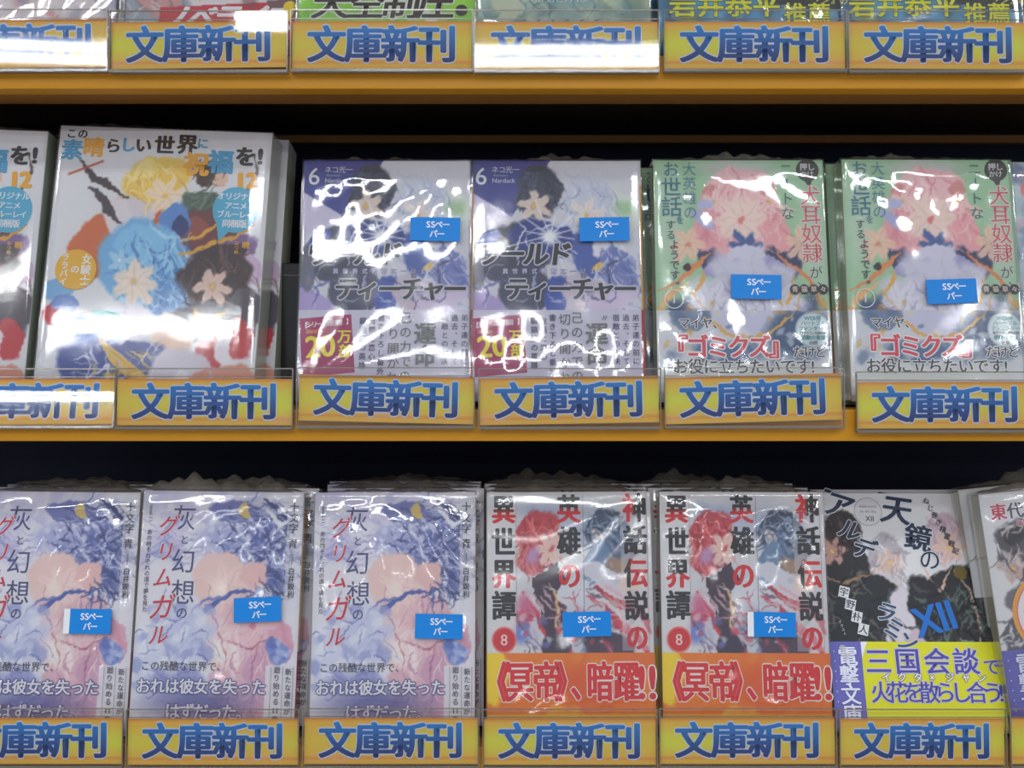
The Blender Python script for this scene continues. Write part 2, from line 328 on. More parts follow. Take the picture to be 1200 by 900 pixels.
def d_wt():
    W, H = 107, 151; a = Art(W, H, (214, 214, 224), seed=5); NV = (66, 72, 142)
    a.p([(0, 0), (50, 0), (26, 36), (0, 20)], (68, 74, 150)).p([(0, 20), (26, 36), (0, 50)], (206, 200, 226)).p([(0, 78), (30, 95), (0, 95)], (176, 160, 212)).p([(10, 54), (22, 44), (24, 60)], (226, 224, 238))
    a.e(88, 34, 20, 16, (220, 228, 222)).e(97, 30, 8, 7, (176, 208, 168), soft=.6)
    a.e(43, 20, 15, 19, (62, 68, 92), 10).curls(45, 43, 15, 13, 13, [(40, 44, 62), (86, 96, 126), (60, 66, 88)], 11, .7, 75)
    a.e(74, 26, 16, 18, (206, 210, 226), -10).curls(50, 74, 24, 17, 18, [(186, 194, 218), (228, 230, 240), (158, 170, 204)], 13, .6, 80).fl(41, 30, 11, (240, 220, 208), 6, rot=.3).fl(73, 34, 11, (242, 228, 220), 5)
    a.e(30, 58, 24, 20, (58, 62, 88), -30).e(46, 50, 24, 12, (52, 68, 140), 12).e(14, 64, 10, 16, (72, 76, 100), -25).e(12, 50, 8, 5, (80, 96, 176), -30)
    a.st([(26, 34), (34, 44), (28, 58), (30, 66)], .8, (210, 214, 232)).st([(36, 48), (50, 40), (64, 44), (70, 56)], .9, (200, 210, 236)).st([(36, 48), (36, 60), (44, 68)], .9, (190, 200, 236))
    a.e(78, 58, 16, 18, (76, 100, 176), 10).e(86, 56, 11, 9, (232, 230, 240)).e(92, 70, 12, 16, (120, 132, 192), -25).e(74, 42, 4, 3, (228, 188, 80)).e(80, 68, 4, 3, (226, 190, 90))
    a.curls(60, 92, 72, 15, 24, [(150, 160, 210), (210, 214, 236), (96, 112, 178)], 18, .7, 60)
    a.e(50, 48, 8, 7, (248, 248, 252), soft=.7)
    for k in range(12):
        t = k * .5236 + .2; L = 15 + 7 * (k % 3); a.st([(50, 48), (50 + L * math.cos(t), 48 + L * .8 * math.sin(t))], .35, (244, 246, 252), .9, False)
    a.e(34, 82, 18, 16, (70, 74, 104), 20).e(54, 86, 8, 14, (60, 88, 176)).e(70, 84, 14, 12, (206, 190, 204), 20).e(88, 88, 18, 8, (214, 200, 226), -20).e(4, 68, 6, 16, (110, 112, 130))
    a.curls(50, 50, 80, 45, 15, [(90, 100, 170), (190, 196, 224), (60, 64, 96)], 14, .6)
    s = Sheet(W, H); s.rect(106, 16, 107, 96, (222, 164, 60)); K = (44, 42, 54); ol = dict(out=.07, ocol=(196, 198, 216))
    s.word('6', 6.8, 10, 15, WHT, bold=.01); s.row('ネコ光一', 15.5, 5.8, 4.4, (210, 212, 232), bold=.02); s.word('Nardack', 21, 12.8, 4.0, (205, 208, 230), bold=.02); s.word('Illustration', 19, 9.4, 2.0, (180, 184, 214), bold=0)
    s.row('ワールド', 12, 60, 15.5, K, pitch=14.6, shear=.12, bold=.075, **ol)
    s.row('ティーチャー', 29, 82, 14.5, K, pitch=13.4, shear=.12, bold=.075, **ol)
    s.row('異世界式教育エージェント', 22, 70.8, 3.4, (215, 215, 240), pitch=6.0, out=.09, ocol=(84, 84, 140))
    o = Sheet(W, H - 95); V = (66, 64, 108); G = (112, 116, 118)
    o.rect(0, 0, W, H - 95, (204, 202, 222)); o.rect(2, 4, 34, 40, (166, 50, 104), rot=5)
    o.row('【シリーズ絶好調!】', 3.8, 9.5, 3.8, WHT, pitch=3.05, dy=-.26, bold=.04); o.word('20', 14, 22.5, 17.5, (232, 222, 50), bold=.05, rot=4); o.row('突破累計', 6, 13.5, 2.4, (225, 160, 80), bold=.03)
    o.ch('万', 28.5, 16.5, 8.4, (232, 222, 50), bold=.05); o.ch('部', 29.5, 25.5, 8.4, (232, 222, 50), bold=.05)
    o.rect(105.6, 0, 107, 56, (176, 40, 46))
    for t, x, sz, y, cc in (('弟子達の前に', 102, 4.3, 5, V), ('過去、そして', 96, 4.3, 5, V), ('宿敵との対決', 90, 4.3, 5, V), ('己の力での', 66, 7.2, 5, G), ('切り開かれる', 58.5, 7.2, 6, G), ('書き下ろし番外', 51, 4.4, 5, V), ('覚悟と恋心', 45.5, 4.4, 7, V), ('銀狼族の英雄', 39.8, 4.4, 7, V)):
        o.colm(t, x, y, sz, cc, pitch=sz * 1.24, bold=.02)
    o.colm('運命', 78, 15, 13.5, G, pitch=13.5, bold=.05); o.word('〃', 83, 5, 5, G)
    return dict(W=W, H=H, T=16, art=a, letters=s, obi=o, obih=56, obispine=(170, 40, 44), spine=(226, 168, 60), film=2)
def d_dog():
    W, H = 107, 151; a = Art(W, H, (164, 204, 168), seed=7)
    a.e(10, 40, 14, 44, (186, 214, 190), 0, .6).e(98, 50, 12, 40, (190, 214, 192), 0, .6).e(52, 5, 30, 8, (196, 206, 200), 0, .6)
    # navy and orange lower sweep
    a.e(54, 128, 66, 52, (52, 74, 122)).e(40, 62, 13, 14, (56, 66, 104), -35).e(76, 64, 16, 20, (52, 62, 102), 38).e(34, 56, 8, 12, (60, 70, 112), -20)
    a.st([(2, 84), (14, 76), (28, 66), (34, 58)], 1.6, (228, 146, 90)).st([(104, 96), (98, 80), (84, 66), (76, 58)], 1.6, (226, 136, 84)).st([(0, 96), (10, 84), (20, 78)], 2, (238, 190, 130))
    a.spots(30, 14, 110, 16, 20, [(52, 74, 122), (226, 156, 80), (84, 104, 150)], 5).spots(24, 96, 104, 12, 24, [(44, 62, 106), (226, 156, 80), (90, 110, 150)], 5)
    # pink mass of petals
    a.e(53, 36, 27, 30, (236, 176, 182)).e(54, 18, 24, 14, (240, 196, 200)).e(36, 20, 6, 6, (216, 146, 142), 35).e(72, 20, 6, 6, (214, 146, 142), -35).e(76, 44, 9, 16, (238, 172, 178), -20).e(32, 44, 8, 16, (234, 168, 176), 20)
    a.curls(110, 54, 30, 25, 26, [(244, 204, 206), (222, 146, 158), (250, 220, 220), (232, 164, 172)], 16, .8, 85)
    a.fl(54, 38, 17, (246, 222, 212), 8, (230, 130, 130)).fl(38, 26, 8, (250, 214, 214), 5).fl(72, 28, 8, (250, 210, 210), 5)
    a.e(30, 38, 9, 4, (178, 182, 222), 30).e(32, 28, 6, 3, (190, 194, 228), -30)
    # blue bow and white / lavender fan of cloth
    a.fl(56, 55, 11, (62, 94, 162), 6, (222, 200, 170))
    a.e(57, 62, 13, 9, (218, 216, 238)).e(57, 70, 15, 8, (182, 178, 218)).e(38, 68, 10, 4, (168, 164, 210), -20).e(76, 67, 11, 4, (166, 160, 208), 22)
    a.fl(56, 92, 38, (216, 214, 232), 9).e(56, 92, 30, 23, (214, 212, 232), 0, .5).fl(34, 90, 14, (228, 226, 240), 6).fl(78, 90, 14, (226, 224, 238), 6).fl(56, 100, 16, (232, 230, 242), 7)
    a.curls(60, 56, 92, 30, 22, [(188, 186, 218), (232, 230, 242), (170, 170, 206)], 20, .7, 90)
    for P in ([(22, 84), (30, 96), (42, 108), (56, 112), (72, 108), (86, 96), (90, 84)], [(30, 70), (28, 78), (24, 86)], [(84, 72), (86, 82), (80, 90)]): a.st(P, 1.1, (230, 176, 84))
    # pale hands replaced by coral ribbons
    a.fl(20, 54, 12, (244, 206, 184), 6, (226, 150, 130)).fl(92, 54, 12, (244, 206, 184), 6, (226, 150, 130), .4)
    a.e(20, 68, 3, 2.6, (60, 50, 60))
    s = Sheet(W, H); T = (70, 128, 150); P = (214, 96, 110); K = (62, 66, 72); wo = dict(out=.05, ocol=(222, 232, 224))
    s.ring(97, 6.5, 7.2, (66, 66, 66)); s.poly([(94, 12), (98, 18), (100, 12)], (66, 66, 66)); s.row('押し', 94.6, 4.4, 4.8, WHT, bold=.03); s.row('かけ', 94.6, 9, 4.2, WHT, bold=.02)
    s.colm('犬耳奴隷', 98, 23, 12.6, P, pitch=12.1, bold=.012, **wo); s.colm('が、', 99.5, 71.5, 8.2, K, pitch=9, bold=.01, **wo)
    s.colm('ニートな', 83.5, 6, 8.4, (70, 110, 112), pitch=9.4, bold=.0)
    s.colm('大英雄の', 22.5, 6, 8.6, (98, 144, 166), pitch=9.2, bold=.0)
    s.ch('お', 11, 6, 10, T, bold=.01); s.ch('世', 11, 17.5, 12.5, T, bold=.012); s.ch('話', 11, 30, 13, T, bold=.012); s.ch('を', 16, 38.5, 5, T)
    s.colm('する', 10, 41.5, 6, K, pitch=6.4, bold=.0); s.colm('ようです。', 12, 54, 6.2, (80, 96, 96), pitch=6.4)
    s.ring(11, 88, 6, WHT, r0=5.4); s.word('1', 11, 88, 7, WHT, bold=.03)
    for i, c in enumerate('青猫草々'): s.ring(86 + i * 5.8, 82, 3.1, (52, 46, 56)); s.ch(c, 86 + i * 5.8, 82, 3.9, (225, 215, 205))
    s.row('・・・・・・・・', 86, 88, 2.6, (210, 200, 200), pitch=2.2)
    o = Sheet(W, H - 95); oa = Art(W, H - 95, (214, 218, 226), seed=9)
    oa.e(56, 0, 34, 16, (206, 206, 230)).e(20, 4, 14, 9, (120, 140, 170)).e(88, 14, 26, 20, (72, 98, 136), 0, .4).e(40, 26, 34, 9, (92, 118, 160), 0, .5).st([(28, 4), (44, 14), (58, 18), (72, 12), (84, 2)], 1.4, (228, 176, 88)).spots(50, 52, 20, 52, 22, [(225, 215, 190), (84, 108, 150), (226, 176, 96), (230, 232, 240)], 4)
    oa.e(52, 44, 60, 14, (222, 226, 226), 0, .3)
    w2 = dict(out=.08, ocol=(238, 236, 240))
    o.row('マイヤ、', 17, 8, 7, K, pitch=7, bold=.04, **w2); o.row('『ゴミクズ』', 12, 22.5, 13.5, (222, 78, 96), pitch=12.7, sy=1.05, bold=.06, **w2); o.row('だけど', 87, 25.5, 7.4, K, pitch=6.6, bold=.035, **w2)
    o.row('お役に立ちたいです!', 14, 34.5, 9.4, (56, 72, 76), pitch=9.4, bold=.03, **w2)
    o.ring(96, 12, 11, (170, 186, 204)); o.ring(96, 12, 10, (206, 222, 226)); TL = (40, 140, 150)
    o.word('WEB発', 96, 4.8, 3.2, TL, bold=.05); o.row('ハートフル', 90.2, 8, 3.0, TL, bold=.05); o.row('ファンタジー', 88.5, 11.2, 3.0, TL, bold=.05); o.row('書き下ろし短編収録', 89, 14, 1.9, (90, 80, 90), pitch=1.8); o.row('感動の重版', 90, 16.8, 3.0, TL, bold=.05); o.row('必読', 94.5, 20, 2.6, (90, 80, 90))
    return dict(W=W, H=H, T=15, art=a, letters=s, obi=o, obih=56, obiart=oa, obispine=(230, 180, 90), spine=(176, 208, 182), film=1)
def d_grim():
    W, H = 107, 148; a = Art(W, H, (232, 231, 240), seed=11); BL = [(120, 130, 196), (84, 96, 170), (170, 178, 222), (206, 210, 238)]
    a.spots(60, 40, 20, 50, 24, [(190, 190, 226), (236, 236, 244), (206, 200, 232)], 8, .5)
    a.e(74, 30, 28, 24, (96, 108, 174), 25, .5).e(56, 26, 24, 12, (176, 180, 222), -15, .6).e(88, 46, 12, 20, (78, 90, 156), -15, .5).e(66, 14, 22, 8, (120, 126, 188), 10)
    a.curls(150, 72, 30, 30, 26, [(60, 70, 136), (120, 132, 194), (190, 196, 230), (224, 226, 244), (52, 60, 116)], 20, .7, 25)
    a.curls(40, 30, 30, 24, 16, [(150, 156, 208), (190, 186, 224)], 16, .6, 170); a.spots(18, 70, 26, 26, 18, [(220, 224, 244), (180, 190, 230)], 2.2, .8)
    a.e(68, 12, 4, 5, (222, 196, 120)).st([(80, 4), (92, 12), (98, 22)], 1.6, (60, 70, 130)).st([(84, 12), (90, 20), (96, 18)], 2, (240, 240, 248))
    # warm rose mass: smooth abstract drapery
    a.e(54, 56, 19, 20, (240, 208, 204), -15).e(76, 52, 10, 10, (238, 196, 194)).e(60, 70, 17, 18, (236, 200, 204), 30).e(78, 78, 15, 15, (232, 188, 198), 5).e(52, 92, 12, 18, (240, 214, 214), -15)
    a.e(64, 118, 15, 34, (228, 186, 200), -6).e(84, 112, 12, 32, (214, 168, 194), 6).e(96, 88, 8, 12, (226, 170, 190), -35).st([(96, 82), (102, 96), (100, 104)], 2.4, (222, 158, 180)).e(86, 94, 14, 5, (226, 178, 190), -12)
    a.fl(58, 60, 15, (246, 218, 214), 7, (228, 160, 170)).fl(76, 82, 17, (240, 200, 208), 8, (220, 140, 160)).fl(56, 98, 14, (248, 228, 226), 6, (226, 160, 180))
    a.e(56, 98, 5, 10, (250, 240, 236), -15, .5).e(66, 104, 4, 13, (250, 238, 238), -6, .5).e(54, 60, 8, 9, (250, 232, 224), -20, .7)
    a.st([(46, 58), (50, 76), (58, 92), (64, 130)], .5, (190, 120, 150)).st([(84, 88), (78, 104), (80, 140)], .5, (176, 110, 150)).st([(60, 92), (74, 96), (92, 90)], .7, (180, 112, 140))
    a.curls(30, 70, 100, 18, 40, [(240, 206, 214), (206, 150, 180), (250, 226, 226)], 18, .7, 95)
    a.st([(34, 78), (44, 76), (52, 68), (66, 62), (84, 60)], 1.8, (82, 100, 176)).st([(36, 76), (48, 66), (58, 64)], 1.0, (116, 134, 200)).curls(24, 84, 60, 10, 8, [(50, 60, 120), (90, 104, 176)], 12, .6, 60)
    # cool blue crystals, lower left
    a.e(30, 88, 28, 20, (206, 212, 238), -20, .6).e(14, 110, 24, 24, (216, 220, 242), 20, .6); a.spots(70, 24, 96, 26, 26, BL[2:] + [(236, 238, 248), (150, 160, 214)], 5, .7, .35); a.curls(40, 26, 96, 26, 28, BL, 12, .5)
    a.e(94, 98, 8, 8, (130, 150, 214)).spots(12, 94, 98, 7, 7, [(90, 110, 190), (200, 212, 240)], 3)
    a.e(44, 130, 46, 15, (92, 92, 160), 0, .7, .8).e(30, 118, 26, 10, (120, 124, 190), 0, .7, .6)
    a.p([(87, 106), (107, 106), (107, 148), (87, 148)], (232, 230, 238), .95)
    a.p([(97, 0), (107, 0), (107, 74), (97, 74)], (224, 224, 234), .6); s = Sheet(W, H); IN = (76, 78, 128); R = (204, 36, 56); K = (66, 62, 82)
    s.ch('灰', 28, 17, 16, IN, bold=.0, shear=.05); s.ch('と', 29, 30.5, 6, IN); s.ch('幻', 29, 44, 15.5, IN, bold=.008); s.ch('想', 30, 63, 15.5, IN, bold=.008); s.ch('の', 30, 75.5, 7.5, IN)
    for c, x, y, z in (('グ', 18, 22, 13), ('リ', 17, 38, 12), ('ム', 16.5, 54, 12.5), ('ガ', 17, 72, 16), ('ル', 16, 89, 12.5)): s.ch(c, x, y, z, R, bold=.018, shear=.25, rot=4, out=.03, ocol=(226, 220, 236))
    s.colm('あの時それぞれの道で夢を見た', 5.5, 26, 3.5, K, pitch=3.65, bold=.02); s.word('level.11', 5.8, 14, 3.4, K, rot=-90, bold=0)
    s.ch('十', 101, 9, 6, K, bold=.02); s.ch('文', 101, 16, 6, K, bold=.02); s.ch('字', 101, 22.5, 6, K, bold=.02); s.ch('青', 101, 32, 6, K, bold=.02)
    s.colm('イラスト', 101, 39, 1.8, K); s.colm('白井鋭利', 101, 49, 4.4, K, pitch=4.7, bold=.03)
    s.row('この残酷な世界で、', 8.5, 107.5, 5.8, K, pitch=6.2, bold=.01)
    s.row('おれは彼女を失った', 8, 119.5, 9.2, WHT, pitch=9.4, bold=.045, out=.08, ocol=(84, 84, 150))
    s.row('はずだった。', 28, 134.5, 10, (228, 220, 236), pitch=9.2, bold=.03, out=.08, ocol=(104, 92, 150))
    s.colm('新たな運命が', 102, 110, 4.2, K, pitch=4.7, bold=.02); s.colm('廻り始める', 94.5, 109, 4.2, K, pitch=4.7, bold=.02); s.word('11', 94.5, 133, 4.4, K, bold=.04); s.colm('巻!', 94.5, 138, 4, K)
    for x in (90.6, 98.2, 105): s.rect(x, 107, x + .25, 147, (110, 100, 120))
    return dict(W=W, H=H, T=13, art=a, letters=s, spine=(226, 224, 222), spine2=(224, 160, 40), spinelow=(168, 32, 44), film=1)
def d_myth():
    W, H = 107, 148; a = Art(W, H, (220, 220, 224), seed=13)
    a.e(56, 20, 50, 20, (190, 196, 214), 0, .7).e(36, 14, 20, 8, (176, 190, 220), 10, .6).e(44, 70, 30, 40, (206, 208, 218), 0, .6)
    a.e(34, 28, 15, 18, (196, 66, 78), 12).e(30, 44, 10, 8, (200, 84, 96), -30).curls(60, 32, 28, 14, 18, [(168, 44, 60), (220, 100, 108), (236, 140, 140), (140, 40, 56)], 14, .7, 85)
    a.fl(41, 35, 11, (242, 216, 204), 6, (210, 90, 100)).e(30, 40, 6, 8, (190, 150, 196), 10, .6)
    a.e(78, 24, 15, 14, (60, 74, 104), -15).e(72, 32, 5, 8, (240, 208, 190)).e(86, 36, 12, 16, (88, 110, 142), 20).curls(55, 78, 24, 16, 16, [(44, 54, 80), (96, 120, 156), (150, 170, 196)], 12, .8, 60)
    a.e(70, 45, 8, 15, (110, 140, 176), 20).e(86, 46, 10, 7, (170, 140, 120), 20, .5)
    a.p([(28, 54), (46, 44), (54, 66), (62, 92), (52, 104), (38, 88)], (66, 48, 70), warp=True).e(56, 62, 12, 9, (218, 222, 232), -30).e(78, 54, 22, 7, (214, 214, 226), 25).e(58, 78, 10, 12, (212, 216, 228), 20)
    a.st([(70, 60), (84, 68), (100, 76), (106, 86)], 3.4, (206, 52, 72)).st([(66, 64), (80, 76), (96, 90), (106, 104)], 3.0, (214, 76, 96)).st([(76, 58), (92, 66), (107, 72)], 1.4, (232, 180, 190))
    a.st([(40, 56), (46, 66), (44, 80), (50, 92)], 1, (232, 196, 130)).st([(24, 62), (32, 76), (44, 100)], 1.6, (216, 60, 80)).e(24, 76, 8, 16, (208, 110, 150), 10, .6).e(22, 88, 12, 8, (120, 140, 210), 0, .7)
    a.e(56, 92, 12, 16, (196, 210, 224), 10).e(78, 96, 18, 12, (80, 60, 82), 15).e(44, 98, 10, 12, (60, 52, 76), -20).e(92, 58, 8, 5, (240, 208, 190), 30)
    a.curls(70, 56, 78, 40, 24, [(226, 228, 238), (190, 60, 80), (90, 70, 100), (236, 200, 206)], 14, .7, 40).spots(40, 40, 88, 34, 12, [(214, 80, 100), (226, 228, 236), (110, 120, 180)], 3)
    a.p([(0, 0), (19, 0), (19, 98), (0, 98)], (226, 226, 230), .75).p([(87, 0), (107, 0), (107, 98), (87, 98)], (224, 220, 224), .45).spots(30, 92, 60, 12, 34, [(205, 190, 190), (180, 170, 180)], 3, .4)
    s = Sheet(W, H); K = (38, 36, 42); R = (212, 36, 48); b = dict(bold=.075, sy=1.15, sx=.96)
    s.ch('異', 11, 11, 15.5, K, col2=R, split=(-.05, 'y'), **b); s.ch('世', 11, 31.5, 15.5, K, **b); s.ch('界', 11, 51, 15.5, K, col2=R, split=(0, 'y'), **b); s.ch('譚', 11, 70.5, 15.5, K, **b)
    s.ch('英', 53.5, 11, 15.5, K, col2=R, split=(0, 'y'), **b); s.ch('雄', 53.5, 31, 15.5, K, **b); s.ch('の', 53.5, 52, 15, R, **b)
    s.ch('神', 96.5, 10.5, 15.5, K, col2=R, split=(-.1, 'x'), **b); s.ch('話', 96.5, 30.5, 15.5, K, **b); s.ch('伝', 96.5, 51, 15.5, R, col2=K, split=(-.4, 'x'), **b); s.ch('説', 96.5, 71, 15.5, K, **b); s.ch('の', 96.5, 90, 14.5, R, **b)
    s.ring(11, 91, 8, (232, 130, 120)); s.ring(11, 91, 7, (212, 44, 52)); s.word('8', 11, 91, 9, (245, 220, 215), bold=.01)
    s.rect(62.6, 2, 62.9, 92, (120, 110, 120)); s.rect(19, 2, 19.2, 82, (150, 140, 150)); s.rect(104, 0, 104.2, 98, (150, 130, 130))
    s.colm('・・・・・・・・・・・', 26, 66, 2.4, (150, 90, 120), pitch=2.5); s.word('・・・・・・', 104, 50, 2, K, rot=-90)
    o = Sheet(W, 49); oa = Art(W, 49, (236, 128, 22), seed=14); oa.e(2, 12, 13, 20, (244, 214, 30)).e(8, 46, 20, 8, (240, 190, 30)).e(80, 2, 30, 14, (230, 116, 30)).e(66, 20, 40, 16, (226, 96, 24), 10, .6).e(50, 40, 14, 10, (240, 170, 40)).spots(20, 54, 24, 52, 22, [(242, 150, 30), (224, 100, 26)], 7, .5).p([(0, 37), (107, 37), (107, 49), (0, 49)], (226, 196, 70), .8)
    for c, x, sx in (('《', 6.5, .9), ('冥', 21, 1), ('帝', 38, 1), ('》', 51, .9), ('、', 62, 1), ('暗', 72, .95), ('躍', 89, .95)):
        o.z0 = o.z; o.ch(c, x, 17.5, 17, (220, 32, 36), sx=sx, sy=1.42, bold=.07, out=.045, ocol=(240, 236, 232)); o.z = o.z0
    o.word('!!', 102, 18, 24, (220, 32, 36), sy=1.1, bold=.05, out=.045, ocol=(240, 236, 232))
    return dict(W=W, H=H, T=14, art=a, letters=s, obi=o, obiart=oa, obih=49, obispine=(232, 140, 40), spine=(214, 196, 180), film=1)
def d_ald():
    W, H = 107, 148; a = Art(W, H, (214, 214, 218), seed=17); DK = (48, 48, 54)
    a.p([(0, 56), (30, 50), (50, 62), (74, 58), (107, 66), (107, 100), (0, 100)], DK, 1, True).e(10, 60, 26, 34, DK, -10, .05).e(14, 24, 13, 14, (54, 46, 50)).fl(7, 37, 10, (200, 156, 144), 6).curls(30, 14, 24, 13, 12, [(36, 32, 38), (88, 78, 84)], 10, .8, 70)
    a.e(42, 42, 13, 17, (176, 170, 180)).fl(44, 46, 11, (208, 180, 170), 7).fl(45, 60, 10, (200, 196, 204), 6).curls(50, 43, 46, 12, 20, [(210, 208, 216), (150, 144, 156), (226, 224, 230)], 9, .7, 80)
    a.e(80, 28, 13, 17, (196, 172, 186), 10).curls(40, 78, 26, 12, 16, [(214, 192, 204), (168, 146, 162), (230, 214, 222)], 12, .7, 70).fl(84, 35, 11, (224, 194, 182), 6)
    a.e(86, 84, 28, 38, (50, 52, 56), 5, .04).e(28, 84, 26, 34, (46, 50, 56), 0, .04).e(52, 92, 15, 34, (206, 200, 212), -6).e(60, 100, 12, 20, (196, 176, 192), 10).e(66, 76, 12, 26, (46, 46, 54), -18)
    a.st([(64, 46), (74, 62), (84, 48)], 1.0, (206, 172, 158)).st([(86, 50), (96, 70), (98, 106)], .9, (196, 166, 150)).st([(0, 54), (16, 58), (34, 50)], 1.0, (150, 120, 96))
    a.curls(80, 84, 80, 22, 30, [(74, 80, 82), (34, 34, 40), (96, 112, 108)], 14, .8).curls(60, 22, 80, 24, 26, [(78, 84, 84), (34, 36, 42), (110, 106, 100)], 12, .8).e(90, 52, 4, 5, (110, 96, 50)).st([(84, 92), (96, 98), (104, 94)], 1.3, (120, 150, 146))
    s = Sheet(W, H); K = (40, 52, 76); o1 = dict(out=.04, ocol=(206, 210, 222)); 
    s.ring(33, 12, 9.5, (206, 206, 212)); s.ring(33, 12, 9.2, (150, 150, 156), r0=8.8); s.word('Alderamin', 33, 8.5, 2.6, (90, 90, 96), bold=0); s.word('on the Sky', 33, 12, 2.4, (90, 90, 96), bold=0); s.word('XII', 33.5, 16.5, 4.5, (70, 74, 84), bold=.03)
    s.ch('天', 52, 11, 19, K, bold=.06, shear=.15, rot=-8, **o1); s.ch('鏡', 64, 29, 17, K, bold=.05, rot=-12, **o1); s.ch('の', 70, 43, 14, K, bold=.01, **o1)
    for c, x, y, z in (('ア', 14, 8, 18), ('ル', 20, 24, 14), ('デ', 28, 36, 14), ('ラ', 38, 76, 13), ('ミ', 42, 86, 13), ('ン', 50, 94, 12)): s.ch(c, x, y, z, K if y < 50 else (60, 80, 110), bold=.06, rot=-18, shear=.2, **o1)
    s.word('XII', 68, 80, 24, (36, 110, 196), bold=.05, rot=14, sx=.9)
    for i, c in enumerate('宇野朴人'): s.rect(9 + i * 3.4, 60 + i * 7.7, 15.6 + i * 3.4, 67 + i * 7.7, (214, 216, 220), rot=-14); s.ch(c, 12.3 + i * 3.4, 63.5 + i * 7.7, 5.6, K, rot=-14)
    s.colm('ねじ巻き精霊戦記', 72, 5, 4.2, (70, 74, 84), pitch=4.6, dx=2.2, rot=-20); s.colm('イラスト', 8, 82, 2, (200, 200, 205), pitch=2.4, dx=.8); s.ch('竜', 8, 98, 4, (200, 200, 205), rot=-14); s.ch('徹', 10, 103, 4, (200, 200, 205), rot=-14)
    o = Sheet(W, 54); P = (82, 78, 166); o.rect(0, 0, W, 54, (214, 214, 44)); o.rect(0, 0, 20, 54, (104, 104, 184)); o.poly([(20, 0), (24, 0), (20, 10)], (230, 230, 240))
    o.colm('電撃文庫', 11, 9, 12, (224, 226, 244), pitch=11.5, bold=.045, out=.04, ocol=(70, 66, 150)); o.colm('・・・・・・', 2.6, 6, 3, (220, 220, 240), pitch=6)
    w3 = dict(out=.05, ocol=(196, 196, 216))
    o.row('三国会談', 30, 12, 16, P, pitch=18.5, bold=.035, **w3); o.ch('で', 101, 15, 10, P, bold=.02, **w3)
    o.row('火花を散らし合う!', 30, 30.5, 13, P, pitch=10, bold=.025, **w3); o.row('イクタ×ジャン', 34, 21.5, 5.6, WHT, pitch=10, bold=.05, out=.08, ocol=(90, 84, 120))
    return dict(W=W, H=H, T=13, art=a, letters=s, obi=o, obih=54, obispine=(104, 104, 184), spine=(214, 214, 205), film=0)
def d_last():
    W, H = 107, 148; a = Art(W, H, (222, 222, 226), seed=19)
    a.e(22, 36, 17, 20, (92, 88, 94), -10).fl(16, 46, 11, (206, 180, 176), 6).e(40, 30, 14, 18, (120, 114, 118)).fl(36, 42, 11, (216, 190, 184), 5).e(18, 26, 8, 7, (60, 58, 66)).curls(60, 28, 38, 20, 20, [(80, 78, 84), (196, 192, 198), (60, 58, 64), (226, 214, 212)], 12, .8)
    a.e(24, 70, 18, 14, (116, 110, 120), 20).e(40, 92, 34, 40, (206, 202, 210), 0, .4).e(14, 92, 12, 20, (96, 92, 100), 10).curls(50, 24, 84, 24, 22, [(90, 88, 96), (214, 206, 212), (232, 230, 236)], 12, .8).e(70, 60, 26, 40, (190, 160, 160), 0, .5)
    s = Sheet(W, H)
    for i, (c, col) in enumerate(zip('東代屋秀', ((200, 70, 90), (90, 90, 110), (90, 90, 110), (200, 40, 60)))): s.z0 = s.z; s.ch(c, 11 + i * 10.5, 12, 10, col, bold=.05, out=.06, ocol=(235, 235, 240)); s.z = s.z0
    s.up(.1); s.word('OURE', 28, 20, 5, (190, 60, 90), bold=.05, out=.05)
    s.ring(36, 76, 26, (232, 168, 60)); s.ring(36, 76, 23.5, (226, 120, 130)); s.ring(36, 76, 22.5, (232, 230, 232)); s.ch('乾', 30, 63, 13, (214, 60, 100), bold=.04); s.ch('ア', 20, 76, 7, (190, 60, 100), bold=.04); s.ch('闇', 25, 86, 12, (48, 44, 56), bold=.04); s.ch('よ', 34, 96, 9, (214, 60, 110), bold=.05)
    o = Sheet(W, 52); o.rect(0, 0, W, 52, (100, 98, 182)); o.rect(26, 0, W, 52, (214, 216, 226)); o.colm('電撃文庫', 14, 9, 13, (224, 226, 244), pitch=12, bold=.04, out=.04, ocol=(66, 60, 150)); o.colm('・・・・・・', 3, 6, 3, (220, 220, 240), pitch=6)
    return dict(W=W, H=H, T=14, art=a, letters=s, obi=o, obih=52, obispine=(100, 98, 182), spine=(214, 214, 205), film=1)
def d_novel():      # red lettered, upper shelf
    W, H = 107, 151; a = Art(W, H, (220, 216, 220), seed=23); a.e(20, 120, 24, 26, (150, 160, 176)).e(12, 140, 14, 12, (170, 200, 190)).e(26, 112, 14, 18, (200, 150, 150)).curls(60, 18, 124, 18, 26, [(120, 140, 160), (210, 206, 214), (160, 110, 120)], 10, .8)
    a.p([(26, 122), (107, 118), (107, 146), (24, 146)], (196, 42, 62)).spots(20, 70, 108, 40, 10, [(120, 70, 80), (220, 190, 190)], 6).p([(0, 140), (24, 140), (24, 151), (0, 151)], (196, 186, 196)).p([(88, 118), (107, 116), (107, 126), (92, 128)], (120, 80, 90)).p([(24, 144), (107, 144), (107, 151), (24, 151)], (212, 120, 124))
    s = Sheet(W, H); s.ch('公', 34, 113, 10.5, (232, 212, 40), bold=.06); s.ch('式', 45, 113, 10.5, (232, 212, 40), bold=.06)
    s.row('ノベライズ', 36, 129, 17.5, WHT, pitch=15.2, bold=.07, shear=.2); s.ring(102, 122, 3.8, (232, 206, 40)); s.poly([(99, 124), (105, 124), (102, 131)], (232, 206, 40))
    return dict(W=W, H=H, T=14, art=a, letters=s, spine=(196, 110, 60), film=1)
